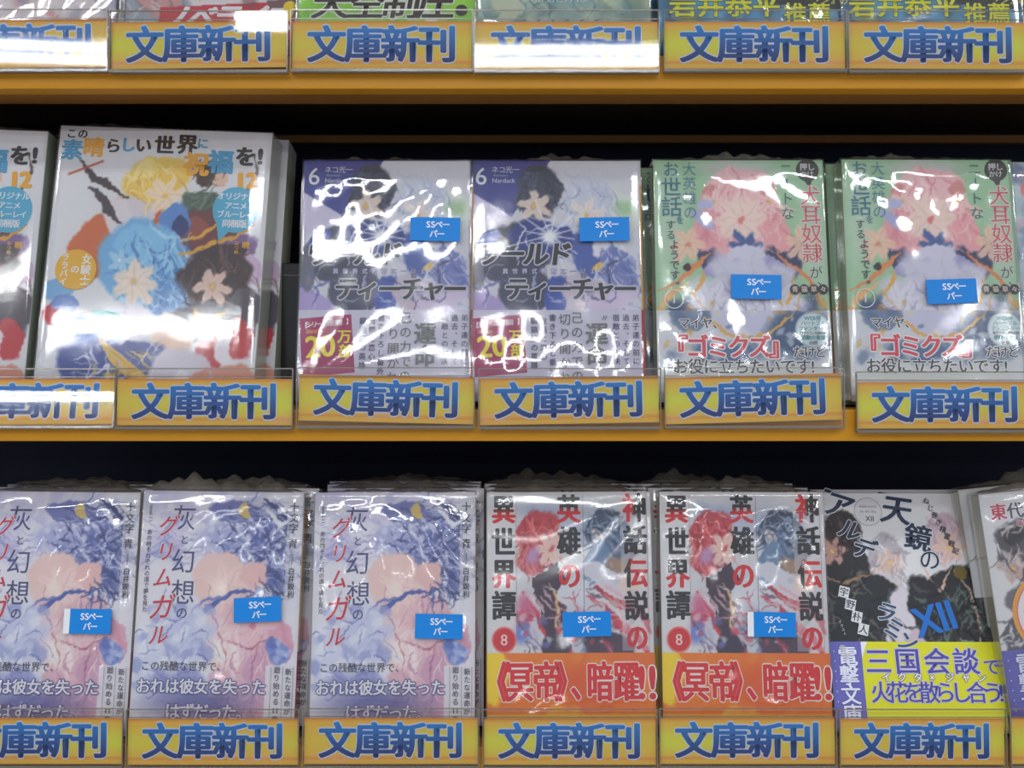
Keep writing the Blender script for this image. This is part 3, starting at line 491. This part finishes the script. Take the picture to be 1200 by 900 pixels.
def d_green():
    W, H = 107, 151; a = Art(W, H, (140, 206, 60), seed=27); a.spots(60, 54, 110, 54, 40, [(170, 224, 90), (110, 184, 50), (226, 236, 214)], 8).st([(64, 90), (74, 120), (90, 150)], 3, (224, 232, 220)).p([(0, 132), (107, 132), (107, 151), (0, 151)], (200, 206, 200)).spots(20, 50, 142, 50, 8, [(110, 116, 116), (226, 228, 226)], 7)
    s = Sheet(W, H); s.row('天空制圧', 22, 119, 22, (44, 38, 34), pitch=20.5, bold=.04, shear=.15, out=.05, ocol=(226, 230, 220)); s.ring(98, 124, 3.6, (44, 38, 34))
    return dict(W=W, H=H, T=14, art=a, letters=s, spine=(170, 190, 120), film=1)
def d_teal():
    W, H = 103, 151; a = Art(W, H, (150, 176, 172), seed=29); a.spots(170, 52, 118, 52, 34, [(120, 150, 150), (190, 206, 190), (96, 128, 136), (206, 208, 170), (110, 140, 120)], 7).e(20, 110, 12, 22, (196, 204, 180)).p([(0, 134), (103, 134), (103, 151), (0, 151)], (150, 164, 172), .6).curls(60, 50, 118, 50, 26, [(200, 212, 196), (90, 120, 130), (60, 130, 170)], 14, .6)
    s = Sheet(W, H); s.row('それだけは', 34, 116, 7.2, (190, 214, 226), pitch=7.2, bold=.0); s.word('・・・・・・', 50, 130, 8, (60, 110, 160))
    return dict(W=W, H=H, T=14, art=a, letters=s, spine=(206, 216, 90), film=1)
def d_blue():
    W, H = 107, 151; a = Art(W, H, (70, 140, 186), seed=31); a.spots(80, 54, 124, 54, 26, [(90, 170, 214), (50, 110, 160), (40, 60, 80), (140, 200, 226)], 7); a.p([(44, 96), (107, 90), (107, 124), (70, 120), (48, 112)], (44, 48, 52)).spots(40, 54, 136, 52, 10, [(200, 196, 60), (70, 130, 180), (130, 180, 200)], 5)
    s = Sheet(W, H); Y = (226, 226, 30); s.row('岩井恭平', 14, 121, 15.5, Y, pitch=16.4, bold=.05, sy=.95, out=.03, ocol=(40, 60, 90)); s.row('推薦', 80, 126, 13, Y, pitch=14, bold=.04, out=.03, ocol=(40, 60, 90))
    s.row('東京侵域:クローズドエデン』の', 40, 109.5, 5.0, (226, 220, 120), pitch=4.9, dy=.62, bold=.03); s.row('ファンタジー!', 74, 104, 4.4, WHT, pitch=4.6, dy=.6, bold=.02)
    return dict(W=W, H=H, T=14, art=a, letters=s, spine=(70, 90, 110), film=1)
def d_pink():
    W, H = 107, 151; a = Art(W, H, (216, 206, 212), seed=37); a.spots(80, 54, 120, 54, 30, [(206, 120, 130), (226, 214, 220), (190, 206, 190), (150, 150, 176)], 7)
    s = Sheet(W, H); s.word('・・・・', 30, 128, 6, WHT)
    return dict(W=W, H=H, T=14, art=a, letters=s, spine=(200, 190, 190), film=1)
def d_plain():
    W, H = 107, 150; a = Art(W, H, (176, 196, 204), seed=41); a.spots(60, 20, 60, 24, 60, [(206, 176, 190), (84, 104, 150), (214, 220, 226), (120, 140, 170)], 6)
    s = Sheet(W, H); s.ring(14, 18, 8, (226, 130, 140)); s.rect(2, 92, 60, 150, (226, 226, 180))
    return dict(W=W, H=H, T=14, art=a, letters=s, spine=(200, 200, 200), film=1)
for k, fn in dict(box=d_box, wt=d_wt, dog=d_dog, grim=d_grim, myth=d_myth, ald=d_ald, last=d_last, novel=d_novel, green=d_green, teal=d_teal, blue=d_blue, pink=d_pink, plain=d_plain).items():
    d = fn(); d['key'] = k; D[k] = d
    d['art_me'] = d['art'].mesh('artwork_' + k); d['let_me'] = d['letters'].mesh('lettering_' + k, .00008)
    if 'obi' in d:
        d['obi_me'] = d['obi'].mesh('obi_lettering_' + k, .00005)
        if 'obiart' in d: d['obiart_me'] = d['obiart'].mesh('obi_art_' + k)
    # cover (front, spine at the right, back) and page block
    W, H, T = d['W'] / 2000, d['H'] / 1000, d['T'] / 1000
    bm = bmesh.new(); ct = .0006
    box_bm(bm, -W, W, 0, ct, 0, H); box_bm(bm, W - ct, W, ct, T - ct, 0, H); box_bm(bm, -W, W, T - ct, T, 0, H)
    if k == 'box': box_bm(bm, -W, W - ct, ct, T - ct, H - ct, H); box_bm(bm, -W, -W + ct, ct, T - ct, 0, H - ct)
    me = bpy.data.meshes.new('cover_' + k); bm.to_mesh(me); bm.free(); me.materials.append(solid(d['spine'])); d['cov_me'] = me
    bm = bmesh.new(); box_bm(bm, -W + .0012, W - ct, ct, T - ct, .0012, H - (.0012 if k != 'box' else .003)); me = bpy.data.meshes.new('pages_' + k); bm.to_mesh(me); bm.free(); me.materials.append(M['pages']); d['pag_me'] = me
    if 'obih' in d:
        h = d['obih'] / 1000; bm = bmesh.new(); box_bm(bm, -W - .0001, W + .0004, -.00022, -.00006, .0002, h); box_bm(bm, W + .0001, W + .0004, -.00006, T + .0002, .0002, h)
        me = bpy.data.meshes.new('obi_' + k); bm.to_mesh(me); bm.free(); me.materials.append(solid(d['obispine'])); d['band_me'] = me
STK = {}
for wt in (False, True):
    STK[wt] = sticker_sheet(wt).mesh('sticker_print', .00004)

# ------------------------------------------------------------------ shrink film over a book: wavy front, rolled edges, and the crumpled seam on top
def film_mesh(W, H, T, seed, amp=1.0, sag=0):
    rs = np.random.RandomState(seed); nx, nz = 34, 44; w = W / 2 + .0008
    U, V = np.meshgrid(np.linspace(-1, 1, nx), np.linspace(0, 1, nz)); y = np.zeros(U.shape)
    for _ in range(6):
        a = rs.rand() * 3.14; k = 2 * math.pi / (.030 + .06 * rs.rand()); ph = rs.rand() * 6.28
        y += amp * .00016 * np.sin(k * (U * w * math.cos(a) + V * H * math.sin(a)) + ph)
    for _ in range(5):      # taut pleats running from the corners and the seam
        cx, cz = rs.choice([-1, 1, .1]) * w, rs.choice([0, H, H]); a = math.atan2(H / 2 - cz, -cx + 1e-6) + rs.randn() * .35
        dx, dz = U * w - cx, V * H - cz; r = np.hypot(dx, dz); t = np.arctan2(dz, dx) - a
        y += amp * .00045 * np.exp(-(r / .055) ** 2) * np.sin(t * 16 + rs.rand() * 6) * (r / .03)
    y -= .0014 + .0005 * amp
    if sag: y -= sag * np.exp(-((V - (.90 - .30 * abs(U - .1))) / .16) ** 2)      # loose crumpled fold over the upper half
    edge = np.minimum(1, (1 - abs(U)) * 9) * np.minimum(1, (1 - V) * 14) * np.minimum(1, V * 14 + .3); y = -.0006 + (y + .0006) * edge
    y = np.minimum(y, -.0006)
    co = np.column_stack([(U * w).ravel(), y.ravel(), (V * (H + .0008)).ravel()]); n0 = len(co)
    i = (np.arange(nz - 1)[:, None] * nx + np.arange(nx - 1)[None]).ravel(); F = [tuple(q) for q in np.column_stack([i, i + 1, i + nx + 1, i + nx])]
    V_ = [tuple(q) for q in co]
    def strip(front, backf):
        b = len(V_); V_.extend(backf); m = len(front)
        for j in range(m - 1): F.append((front[j], front[j + 1], b + j + 1, b + j))
    L = [r * nx for r in range(nz)]; R = [r * nx + nx - 1 for r in range(nz)]; Tt = [(nz - 1) * nx + j for j in range(nx)]
    strip(L[::-1], [(-w, T, V_[q][2]) for q in L[::-1]]); strip(R, [(w, T, V_[q][2]) for q in R]); strip(Tt, [(V_[q][0], T, H + .0008) for q in Tt])
    me = bpy.data.meshes.new('shrink_wrap'); me.from_pydata(V_, [], F); me.shade_smooth(); me.materials.append(M['film']); return me
def flap_mesh(W, H, T, seed, hgt=.008):
    rs = np.random.RandomState(seed + 500); nx, nt = 46, 9; V_ = []; F = []; c0 = rs.uniform(-.6, .6); w2 = rs.uniform(.35, .8)
    j1 = rs.randn(nx) * .0008; j2 = rs.randn(nx, nt) * .0003
    for i in range(nx):
        u = -1 + 2 * i / (nx - 1); env = .25 + math.exp(-((u - c0) / w2) ** 2) + .5 * math.exp(-((u + c0) / .2) ** 2); env *= (1 - abs(u) ** 6)
        for k in range(nt):
            t = k / (nt - 1); z = H + .0009 + (hgt * env * math.sin(math.pi * t) * (.7 + .3 * math.sin(i * .9 + seed) * math.sin(i * .37)) + abs(j2[i, k]) * math.sin(math.pi * t)); V_.append((u * W / 2 * .99, T * (.05 + .9 * t) + j1[i] * math.sin(math.pi * t), max(z, H + .0009)))
    for i in range(nx - 1):
        for k in range(nt - 1): F.append((i * nt + k, (i + 1) * nt + k, (i + 1) * nt + k + 1, i * nt + k + 1))
    me = bpy.data.meshes.new('film_seam'); me.from_pydata(V_, [], F); me.shade_smooth(); me.materials.append(M['flap']); return me

WX = dict(grim=.945, myth=.965, wt=.985, dog=.98, ald=.985)
def book(key, x, y, z, lean, label, group, roll=0, yaw=0, sticker=None, seed=0, wrap=None, amp=1, flap=.008, name='paperback_book', cat='book', seam=True, wx=None, sag=0):
    d = D[key]; W, H, T = d['W'] / 1000, d['H'] / 1000, d['T'] / 1000
    # upright frame: lean back about the bottom edge, roll in the cover's own plane
    R = Matrix.Rotation(math.radians(yaw), 4, 'Z') @ Matrix.Rotation(-math.radians(lean), 4, 'X') @ Matrix.Rotation(math.radians(roll), 4, 'Y')
    o = empty(name, label, cat, group=group)
    zs = min((R @ Vector((sx * W / 2, yy, 0))).z for sx in (-1, 1) for yy in (0, T))
    o.matrix_world = Matrix.Translation((x, y, z - zs + .0003)) @ R @ Matrix.Diagonal((wx or WX.get(key, 1), 1, 1, 1))
    link('cover', d['cov_me'], o); link('page_block', d['pag_me'], o)
    link('cover_artwork', d['art_me'], o); link('lettering', d['let_me'], o)
    if 'spine2' in d:
        s2 = box('spine_stripe', W / 2, W / 2 + .0003, T * .25, T * .75, .050, H * .93, solid(d['spine2']), o); box('spine_base', W / 2, W / 2 + .0003, T * .02, T * .98, .0, .050, solid(d['spinelow']), o)
    if 'band_me' in d:
        b = link('paper_band', d['band_me'], o); h = d['obih'] / 1000
        if 'obiart_me' in d: q = link('band_artwork', d['obiart_me'], b); q.location = (0, -.00025, h - d['obiart'].H / 1000)
        q = link('lettering', d['obi_me'], b); q.location = (0, -.0003, h - d['obi'].H / 1000)
    if sticker:
        sx, sy, rot, tab = sticker; st = box('sticker', -.0155, .0155, -.0001, 0, -.0075, .0075, solid((14, 128, 214)), o)
        st.matrix_parent_inverse = Matrix.Identity(4)
        st.location = (-W / 2 + (sx + 15.5) / 1000, -.0030 if d['film'] else -.0008, H - (sy + 7.5) / 1000); st.rotation_euler = (0, -math.radians(rot), 0)
        q = link('lettering', STK[tab], st); q.location = (0, -.0001, -.0075)
    wrap = d['film'] if wrap is None else wrap
    if wrap:
        link('shrink_wrap', film_mesh(W, H, T, seed, amp, sag), o)
        if seam: link('film_seam', flap_mesh(W, H, T, seed, flap), o)
    return o

# ================================================================== the setting
Z1 = -.0571; PITCH = .2042; TOPS = {'upper': Z1 + PITCH, 'middle': Z1, 'lower': Z1 - PITCH}
for nm, v in (('ceiling', (-4, 4, -8, .6, CEIL, CEIL + .05)), ('floor', (-4, 4, -8, .6, -1.45, -1.40))):
    o = box(nm, *v, M['ceil' if nm == 'ceiling' else 'floor']); o['kind'] = 'structure'
wb = box('wall_back', -4, 4, .55, .6, -1.40, CEIL, M['ceil']); wb['kind'] = 'structure'
row_names = {-1.95: 'between the first two rows', -1.55: 'right of centre', -.95: 'nearest the bookcase', -2.75: 'in the middle row', -6.1: 'in the far row'}
for i, (fx, fy) in enumerate(FIX):
    side = 'left' if fx < -1 else ('right' if fx > 1 else 'centre')
    t = empty('ceiling_light', ('short ' if fy in (-1.95, -1.55) else '') + 'white twin tube ceiling light %s, %s of its row' % (row_names[fy], side if fy not in (-1.95, -1.55) else ('left' if fx < 0 else 'right')), 'lamp', (fx, fy, CEIL), group='twin tube ceiling lights')
    hl = .62 if fy not in (-1.95, -1.55) else .32
    box('housing', -hl, hl, -.13, .13, -.05, 0, M['metal'], t, .004)
    for sx in (-1, 1): box('end_cap', sx * (hl - .015) - .008, sx * (hl - .015) + .008, -.11, .11, -.10, -.05, M['metal'], t, .003)
case = empty('bookcase', 'yellow edged bookcase with dark navy back holding three rows of books', 'bookcase', (0, .11, -1.4))
def cpart(nm, x0, x1, y0, y1, z0, z1, m, bev=0):
    return box(nm, x0, x1, y0 - .11, y1 - .11, z0 + 1.4, z1 + 1.4, m, case, bev)
cpart('back_panel', -1.0, 1.0, .20, .215, -1.40, .85, M['black'])
for sx in (-1, 1): cpart('side_panel', sx * 1.01 - .01, sx * 1.01 + .01, 0, .215, -1.40, .85, M['edgebrown'])
for k in (-2, -1, 0, 1, 2, 3):
    zt = Z1 + k * PITCH
    cpart('shelf_edge', -.999, .999, 0, .016, zt - .0187, zt, M['yellow'], .0008)
    cpart('edge_underside', -.999, .999, .0165, .044, zt - .0185, zt - .0005, M['edgebrown'])
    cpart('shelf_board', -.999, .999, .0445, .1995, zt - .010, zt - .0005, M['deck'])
    cpart('rear_rail', -.999, .999, .150, .158, zt - .0247, zt - .0195, M['rail'])

# ================================================================== label holders and cards
F_, D_, P_ = 1200, .60, math.radians(4)
def xat(u, v, y=0.0):      # tape measure used while building: where a sight line meets the plane y
    k = (450 - v) / F_; dy = math.cos(P_) + k * math.sin(P_); return (u - 600) / F_ / dy * (y + D_)
OR = (224, 172, 72); YL = (222, 196, 62)
def card_mesh(wd, hd, seed, tone):
    rs = np.random.RandomState(seed); a = Art(wd, hd, OR, step=1.0, seed=seed); a.c[:] = np.array(OR)
    t = a.Y / hd; m = np.exp(-((t - .5) / .33) ** 2); m *= .75 + .25 * np.sin(a.X / wd * 3 + rs.rand() * 6)
    a.mix(np.clip(m * tone, 0, 1), (212, 212, 74)); a.mix(np.clip(1 - a.Y / 2.2, 0, 1) * .7, (222, 120, 60)); a.mix((np.abs(a.Y - hd + 3.4) < .7) * .5, (214, 130, 70)); a.mix((np.abs(a.Y - 3.2) < .6) * .35, (230, 180, 90))
    a.e(wd * rs.rand(), hd * .86, 20, 2.5, (228, 170, 150), 0, .8, .5); return a.mesh('card_print')
cs = Sheet(107, 27)
for i, c in enumerate('文庫新刊'):
    cs.z0 = cs.z; cs.ch(c, 20.5 + i * 22.0, 13.4, 21.5, (44, 128, 204), col2=(38, 52, 112), sx=1.04, sy=.98, bold=.068, out=.035, ocol=(196, 206, 232)); cs.z = cs.z0
CARD_TXT = cs.mesh('card_lettering', .00005)
bpy.data.objects.remove(_to)
rows = {'upper': [(-80, 128, 78), (128, 338, 80), (340, 555, 76), (555, 773, 76), (777, 993, 81), (993, 1208, 82)],
        'middle': [(-75, 134, 497), (134, 344, 496), (347, 557, 497), (560, 775, 498), (778, 990, 498), (1003, 1215, 502)],
        'lower': [(-62, 145, 900), (147, 351, 900), (354, 562, 900), (565, 771, 900), (772, 981, 900), (983, 1180, 900), (1183, 1385, 900)]}
tilt = {('upper', 0): (4.0, .6, .65), ('upper', 1): (6.2, .8, 0), ('upper', 2): (5.5, 0, 0), ('upper', 3): (4.1, 0, .6), ('upper', 4): (6.3, 0, 0), ('upper', 5): (6.5, -.3, 0),
        ('middle', 0): (15.1, .2, 0), ('middle', 1): (6.5, 0, 0), ('middle', 2): (6, -1.3, 0), ('middle', 3): (6, 1.0, 0), ('middle', 4): (6.6, 1.6, 0), ('middle', 5): (6.5, .2, 0)}
ordn = ['leftmost', 'second from the left', 'third from the left', 'fourth from the left', 'fifth from the left', 'sixth from the left', 'rightmost']
seed = 0
for rn, L in rows.items():
    zt = TOPS[rn]
    for i, (u0, u1, vb) in enumerate(L):
        vm = {'upper': 60, 'middle': 470, 'lower': 870}[rn]; yf = -.004
        x0, x1 = xat(u0, vm, yf), xat(u1, vm, yf); xc, hw = (x0 + x1) / 2, (x1 - x0) / 2 - .0005
        ln, rl, bend = tilt.get((rn, i), (6, 0, 0)); seed += 1
        which = 'rightmost' if i == len(L) - 1 else ordn[i]
        zb = zt - .0095 - (.0005 if i % 2 else 0) - (.002 if (rn, i) == ('middle', 5) else 0); zh = .0345
        # clear holder: front pane leaning back a little, side edges, bottom channel, hook over the shelf edge
        h = empty('label_holder', 'clear acrylic label holder clipped to the %s shelf edge, %s' % (rn, which), 'label holder', (xc, -.0062, zb), group='clear acrylic label holders')
        lt = math.tan(math.radians(ln)); R = Matrix.Rotation(-math.radians(ln), 4, 'X')
        bm = bmesh.new(); nxg = 16; rs = random.Random(seed); cv = .0006 * rs.uniform(-.6, .9)
        vs = [[bm.verts.new((-hw + 2 * hw * a / nxg, -cv * (1 - (2 * a / nxg - 1) ** 2) + (.00008 * math.sin(c * .8 + seed) * (c / 8) if not bend else -math.radians(bend) * zh / 2 * (c / 8) ** 2), zh * c / 8)) for a in range(nxg + 1)] for c in range(9)]
        for c in range(8):
            for a in range(nxg): bm.faces.new((vs[c][a], vs[c][a + 1], vs[c + 1][a + 1], vs[c + 1][a]))
        me = bpy.data.meshes.new('front_pane'); bm.to_mesh(me); bm.free(); me.shade_smooth(); fp = link('front_pane', me, h, M['acrylic']); fp.matrix_local = R
        rim = bmesh.new(); e = .0004
        box_bm(rim, -hw, hw, -e, e, zh - .0003, zh + .0004); box_bm(rim, -hw, hw, -e, e * 2, -.0008, .0007)
        for sx in (-1, 1): box_bm(rim, sx * hw - e * .8, sx * hw + e * .8, -e, e * 3, 0, zh)
        box_bm(rim, -hw, hw, .0002, .0008, zh * .86 - .0002, zh * .86 + .0003)
        me = bpy.data.meshes.new('pane_edge'); rim.to_mesh(me); rim.free(); rp = link('pane_edge', me, h, M['acredge']); rp.matrix_local = R
        box('bottom_channel', -hw, hw, 0, .0045, -.0012, -.0004, M['acredge'], h); box('back_pane', -hw, hw, .0048, .0054, -.0012, zh * .5, M['acrylic'], h)
        # paper card standing in the holder
        cd = empty('label_card', 'yellow and orange card with blue characters in the %s shelf holder, %s' % (rn, which), 'label card', group='yellow label cards')
        lowcard = .0014
        cd.matrix_world = Matrix.Translation((xc, -.0062, zb)) @ R @ Matrix.Translation((0, .0016, lowcard + hw * abs(math.sin(math.radians(rl))))) @ Matrix.Rotation(-math.radians(rl), 4, 'Y')
        ch_ = .0272; k = (hw - .0006) / .0535
        sh = box('card_paper', -hw + .0006, hw - .0006, 0, .0003, 0, ch_, solid((226, 180, 90)), cd)
        pr = link('card_print', card_mesh(107, 27, seed, rs.uniform(.8, 1.15)), cd); pr.scale = (k, 1, ch_ / .027)
        tx = link('lettering', CARD_TXT, cd); tx.scale = (k, 1, ch_ / .027)

# ================================================================== the books
def cx(u0, u1, v, y): return (xat(u0, v, y) + xat(u1, v, y)) / 2
LN = 12.5
# ---- middle shelf
zm = TOPS['middle']; yf = .009
G = 'stacked white boxed paperbacks with orange 12'
xk = cx(34, 298, 430, .006)
bx = dict(name='boxed_paperback', flap=.006)
book('box', xk, .006, zm, LN, 'large white boxed paperback with full cover and orange 12, front of its stack', G, roll=2.2, yaw=0, seed=3, amp=.05, **bx)
book('box', xk + .006, .006 + .0255, zm, LN, 'white boxed paperback peeking out right behind the full-faced orange 12 box', G, roll=1.6, seed=4, wrap=0, **bx)
xl = cx(-236, 27, 430, .006)
book('box', xl, .006, zm, 11, 'white boxed paperback cut off by the left picture edge, middle shelf', G, roll=2.2, seed=5, amp=.05, **bx)
GW = 'paperbacks with navy corner and number 6'
u = [(346, 553), (549, 757)]
for i, (a, b) in enumerate(u):
    xx = cx(a, b, 430, yf)
    book('wt', xx, yf, zm, LN + .9, ['paperback numbered 6 with crumpled shiny wrap, beside the boxed books', 'paperback numbered 6 lying smooth, beside the green covered book'][i], GW, sticker=(68, 37.5, [-1, 1][i], False), seed=[12, 21][i], amp=[.5, .42][i], sag=[.0003, 0][i], flap=.004, seam=True)
    book('wt', xx - .0006, yf + .0180, zm, LN + .9, ['second copy hidden behind the crumpled wrapped number 6 paperback', 'second copy hidden behind the smooth number 6 paperback'][i], GW, seed=31 + i, wrap=1, flap=.007)
GD = 'pale green paperbacks with pink lettering'
for i, (a, b) in enumerate([(773, 977), (1002, 1203)]):
    xx = cx(a, b, 430, yf)
    book('dog', xx, yf, zm, LN, ['pale green covered paperback with blue sticker, left of its two stacks', 'pale green covered paperback with tilted blue sticker, right of its two stacks'][i], GD, sticker=[(46, 73.5, -1, False), (48, 76.5, 2, False)][i], seed=41 + i, amp=.5, flap=.005, roll=[0, .3][i])
    book('dog', xx + [.004, -.004][i], yf + .0168, zm, LN, ['green covered copy behind the left green stack front, showing at its right', 'green covered copy behind the right green stack front'][i], GD, seed=45 + i, wrap=1, seam=False)
    book('dog', xx + [-.0065, -.0085][i], yf + .0336, zm, LN, ['rearmost green covered copy of the left green stack', 'rearmost green covered copy of the right green stack, page edges at its left'][i], GD, seed=47 + i, wrap=1, seam=False)
book('plain', cx(1208, 1412, 430, yf), yf, zm, LN, 'pale blue paperback cut off by the right picture edge, middle shelf', 'paperbacks on the middle shelf', seed=51)
# dark glossy case behind, between the boxed books and the number 6 paperbacks
t = empty('plastic_case', 'dark glossy plastic case standing between the boxed books and the number 6 books', 'case', (-.1385, .052, zm + .0003))
box('case_body', -.012, .012, 0, .014, 0, .088, M['dark_plastic'], t, .001); box('case_lid_edge', -.0125, .0125, -.0008, -.0001, .080, .0805, M['acredge'], t)
# ---- lower shelf
zl = TOPS['lower']
GG = 'violet and white paperbacks with red side lettering'
gu = [(-44, 143, 840), (149, 344, 840), (358, 560, 840)]
for i, (a, b, v) in enumerate(gu):
    xx = cx(a, b, v, yf)
    nm = ['violet paperback with red lettering cut off by the left picture edge', 'violet paperback with red lettering, middle one of three stacks', 'violet paperback with red lettering, right one of three stacks'][i]
    book('grim', xx, yf, zl, LN, nm, GG, sticker=[(63, 72, 0, True), (65, 65, 3, False), (68, 75, -1, False)][i], seed=61 + i, amp=[1.3, .6, .8][i], roll=[.5, .8, -.1][i], flap=[.004, .010, .003][i])
    book('grim', xx + [.002, .0068, .005][i], yf + .0152, zl, LN, ['copy behind the violet book cut off by the left picture edge', 'copy behind the middle one of three violet stacks', 'copy behind the right one of three violet stacks'][i], GG, seed=65 + i, wrap=1, roll=[.5, .8, -.1][i], flap=[.004, .007, .004][i])
    book('grim', xx + [.0035, -.002, .002][i], yf + .0304, zl + (.004 if i == 2 else 0) * 0, LN, ['rearmost copy of the violet stack at the left picture edge', 'rearmost copy of the middle violet stack', 'third copy in the right violet stack'][i], GG, seed=68 + i, wrap=1, roll=0, flap=.004)
    if i == 2: book('grim', xx + .002, yf + .0456, zl, LN - 3, 'violet book standing highest behind the right violet stack', GG, seed=75, wrap=1, flap=.004)
GM = 'paperbacks with orange band and black and red characters'
for i, (a, b) in enumerate([(568, 772), (777, 977)]):
    xx = cx(a, b, 840, yf)
    nm = ['orange banded paperback, left of its two stacks', 'orange banded paperback, right of its two stacks'][i]
    book('myth', xx, yf, zl, LN, nm, GM, sticker=[(48.5, 74, 1, False), (54.5, 74, -1, True)][i], seed=81 + i, amp=.8, flap=.004, roll=[-.3, .2][i])
    for k in (1, 2): book('myth', xx - [.001, .0045][i] * k - (.001 if k == 2 else 0), yf + .0162 * k, zl, LN, ['copy directly behind the ', 'rearmost copy behind the '][k - 1] + nm.replace('paperback', 'book'), GM, seed=84 + 2 * k + i, wrap=1, flap=.009 if k == 2 else .005, roll=0)
book('ald', cx(981, 1183, 840, yf), yf, zl, 21, 'dark covered paperback with yellow band and blue roman numeral', 'paperbacks on the lower shelf', seed=91, roll=.2)
book('ald', cx(981, 1183, 840, yf) + .001, yf + .0155, zl, 21, 'copy hidden behind the dark covered paperback with yellow band', 'paperbacks on the lower shelf', seed=92, wrap=0)
xx = cx(1187, 1392, 840, yf)
book('last', xx, yf - .002, zl, 11, 'white paperback with purple band at the right picture edge, front of its stack', 'paperbacks on the lower shelf', seed=95, roll=-5.5, amp=.8)
book('last', xx - .004, yf + .015, zl, 11, 'second copy behind the purple banded white paperback', 'paperbacks on the lower shelf', seed=97, roll=-6, wrap=1)
# ---- upper shelf (only their feet are in the picture)
zu = TOPS['upper']
for i, (k, a, b, lab, am) in enumerate([('pink', -62, 132, 'whitish pink paperback under strong glare at the left picture edge, upper shelf', 1.4), ('novel', 136, 343, 'paperback with white lettering on red, upper shelf', .8), ('green', 349, 552, 'bright green paperback with big dark characters, upper shelf', .8),
        ('teal', 563, 757, 'grey green painted paperback, upper shelf', 1.2), ('blue', 778, 985, 'blue paperback with yellow lettering, left one of two on the upper shelf', .8), ('blue', 992, 1196, 'blue paperback with yellow lettering, right one of two on the upper shelf', .8)]):
    xx = cx(a, b, 20, yf); gr = 'blue paperbacks with yellow lettering' if k == 'blue' else 'paperbacks on the upper shelf'
    book(k, xx, yf, zu, LN, lab, gr, seed=101 + i, amp=am)
    book(k, xx + (.0025 if k != 'blue' else -.005), yf + .017, zu, LN, 'copy behind the ' + lab, gr, seed=111 + i, wrap=0)
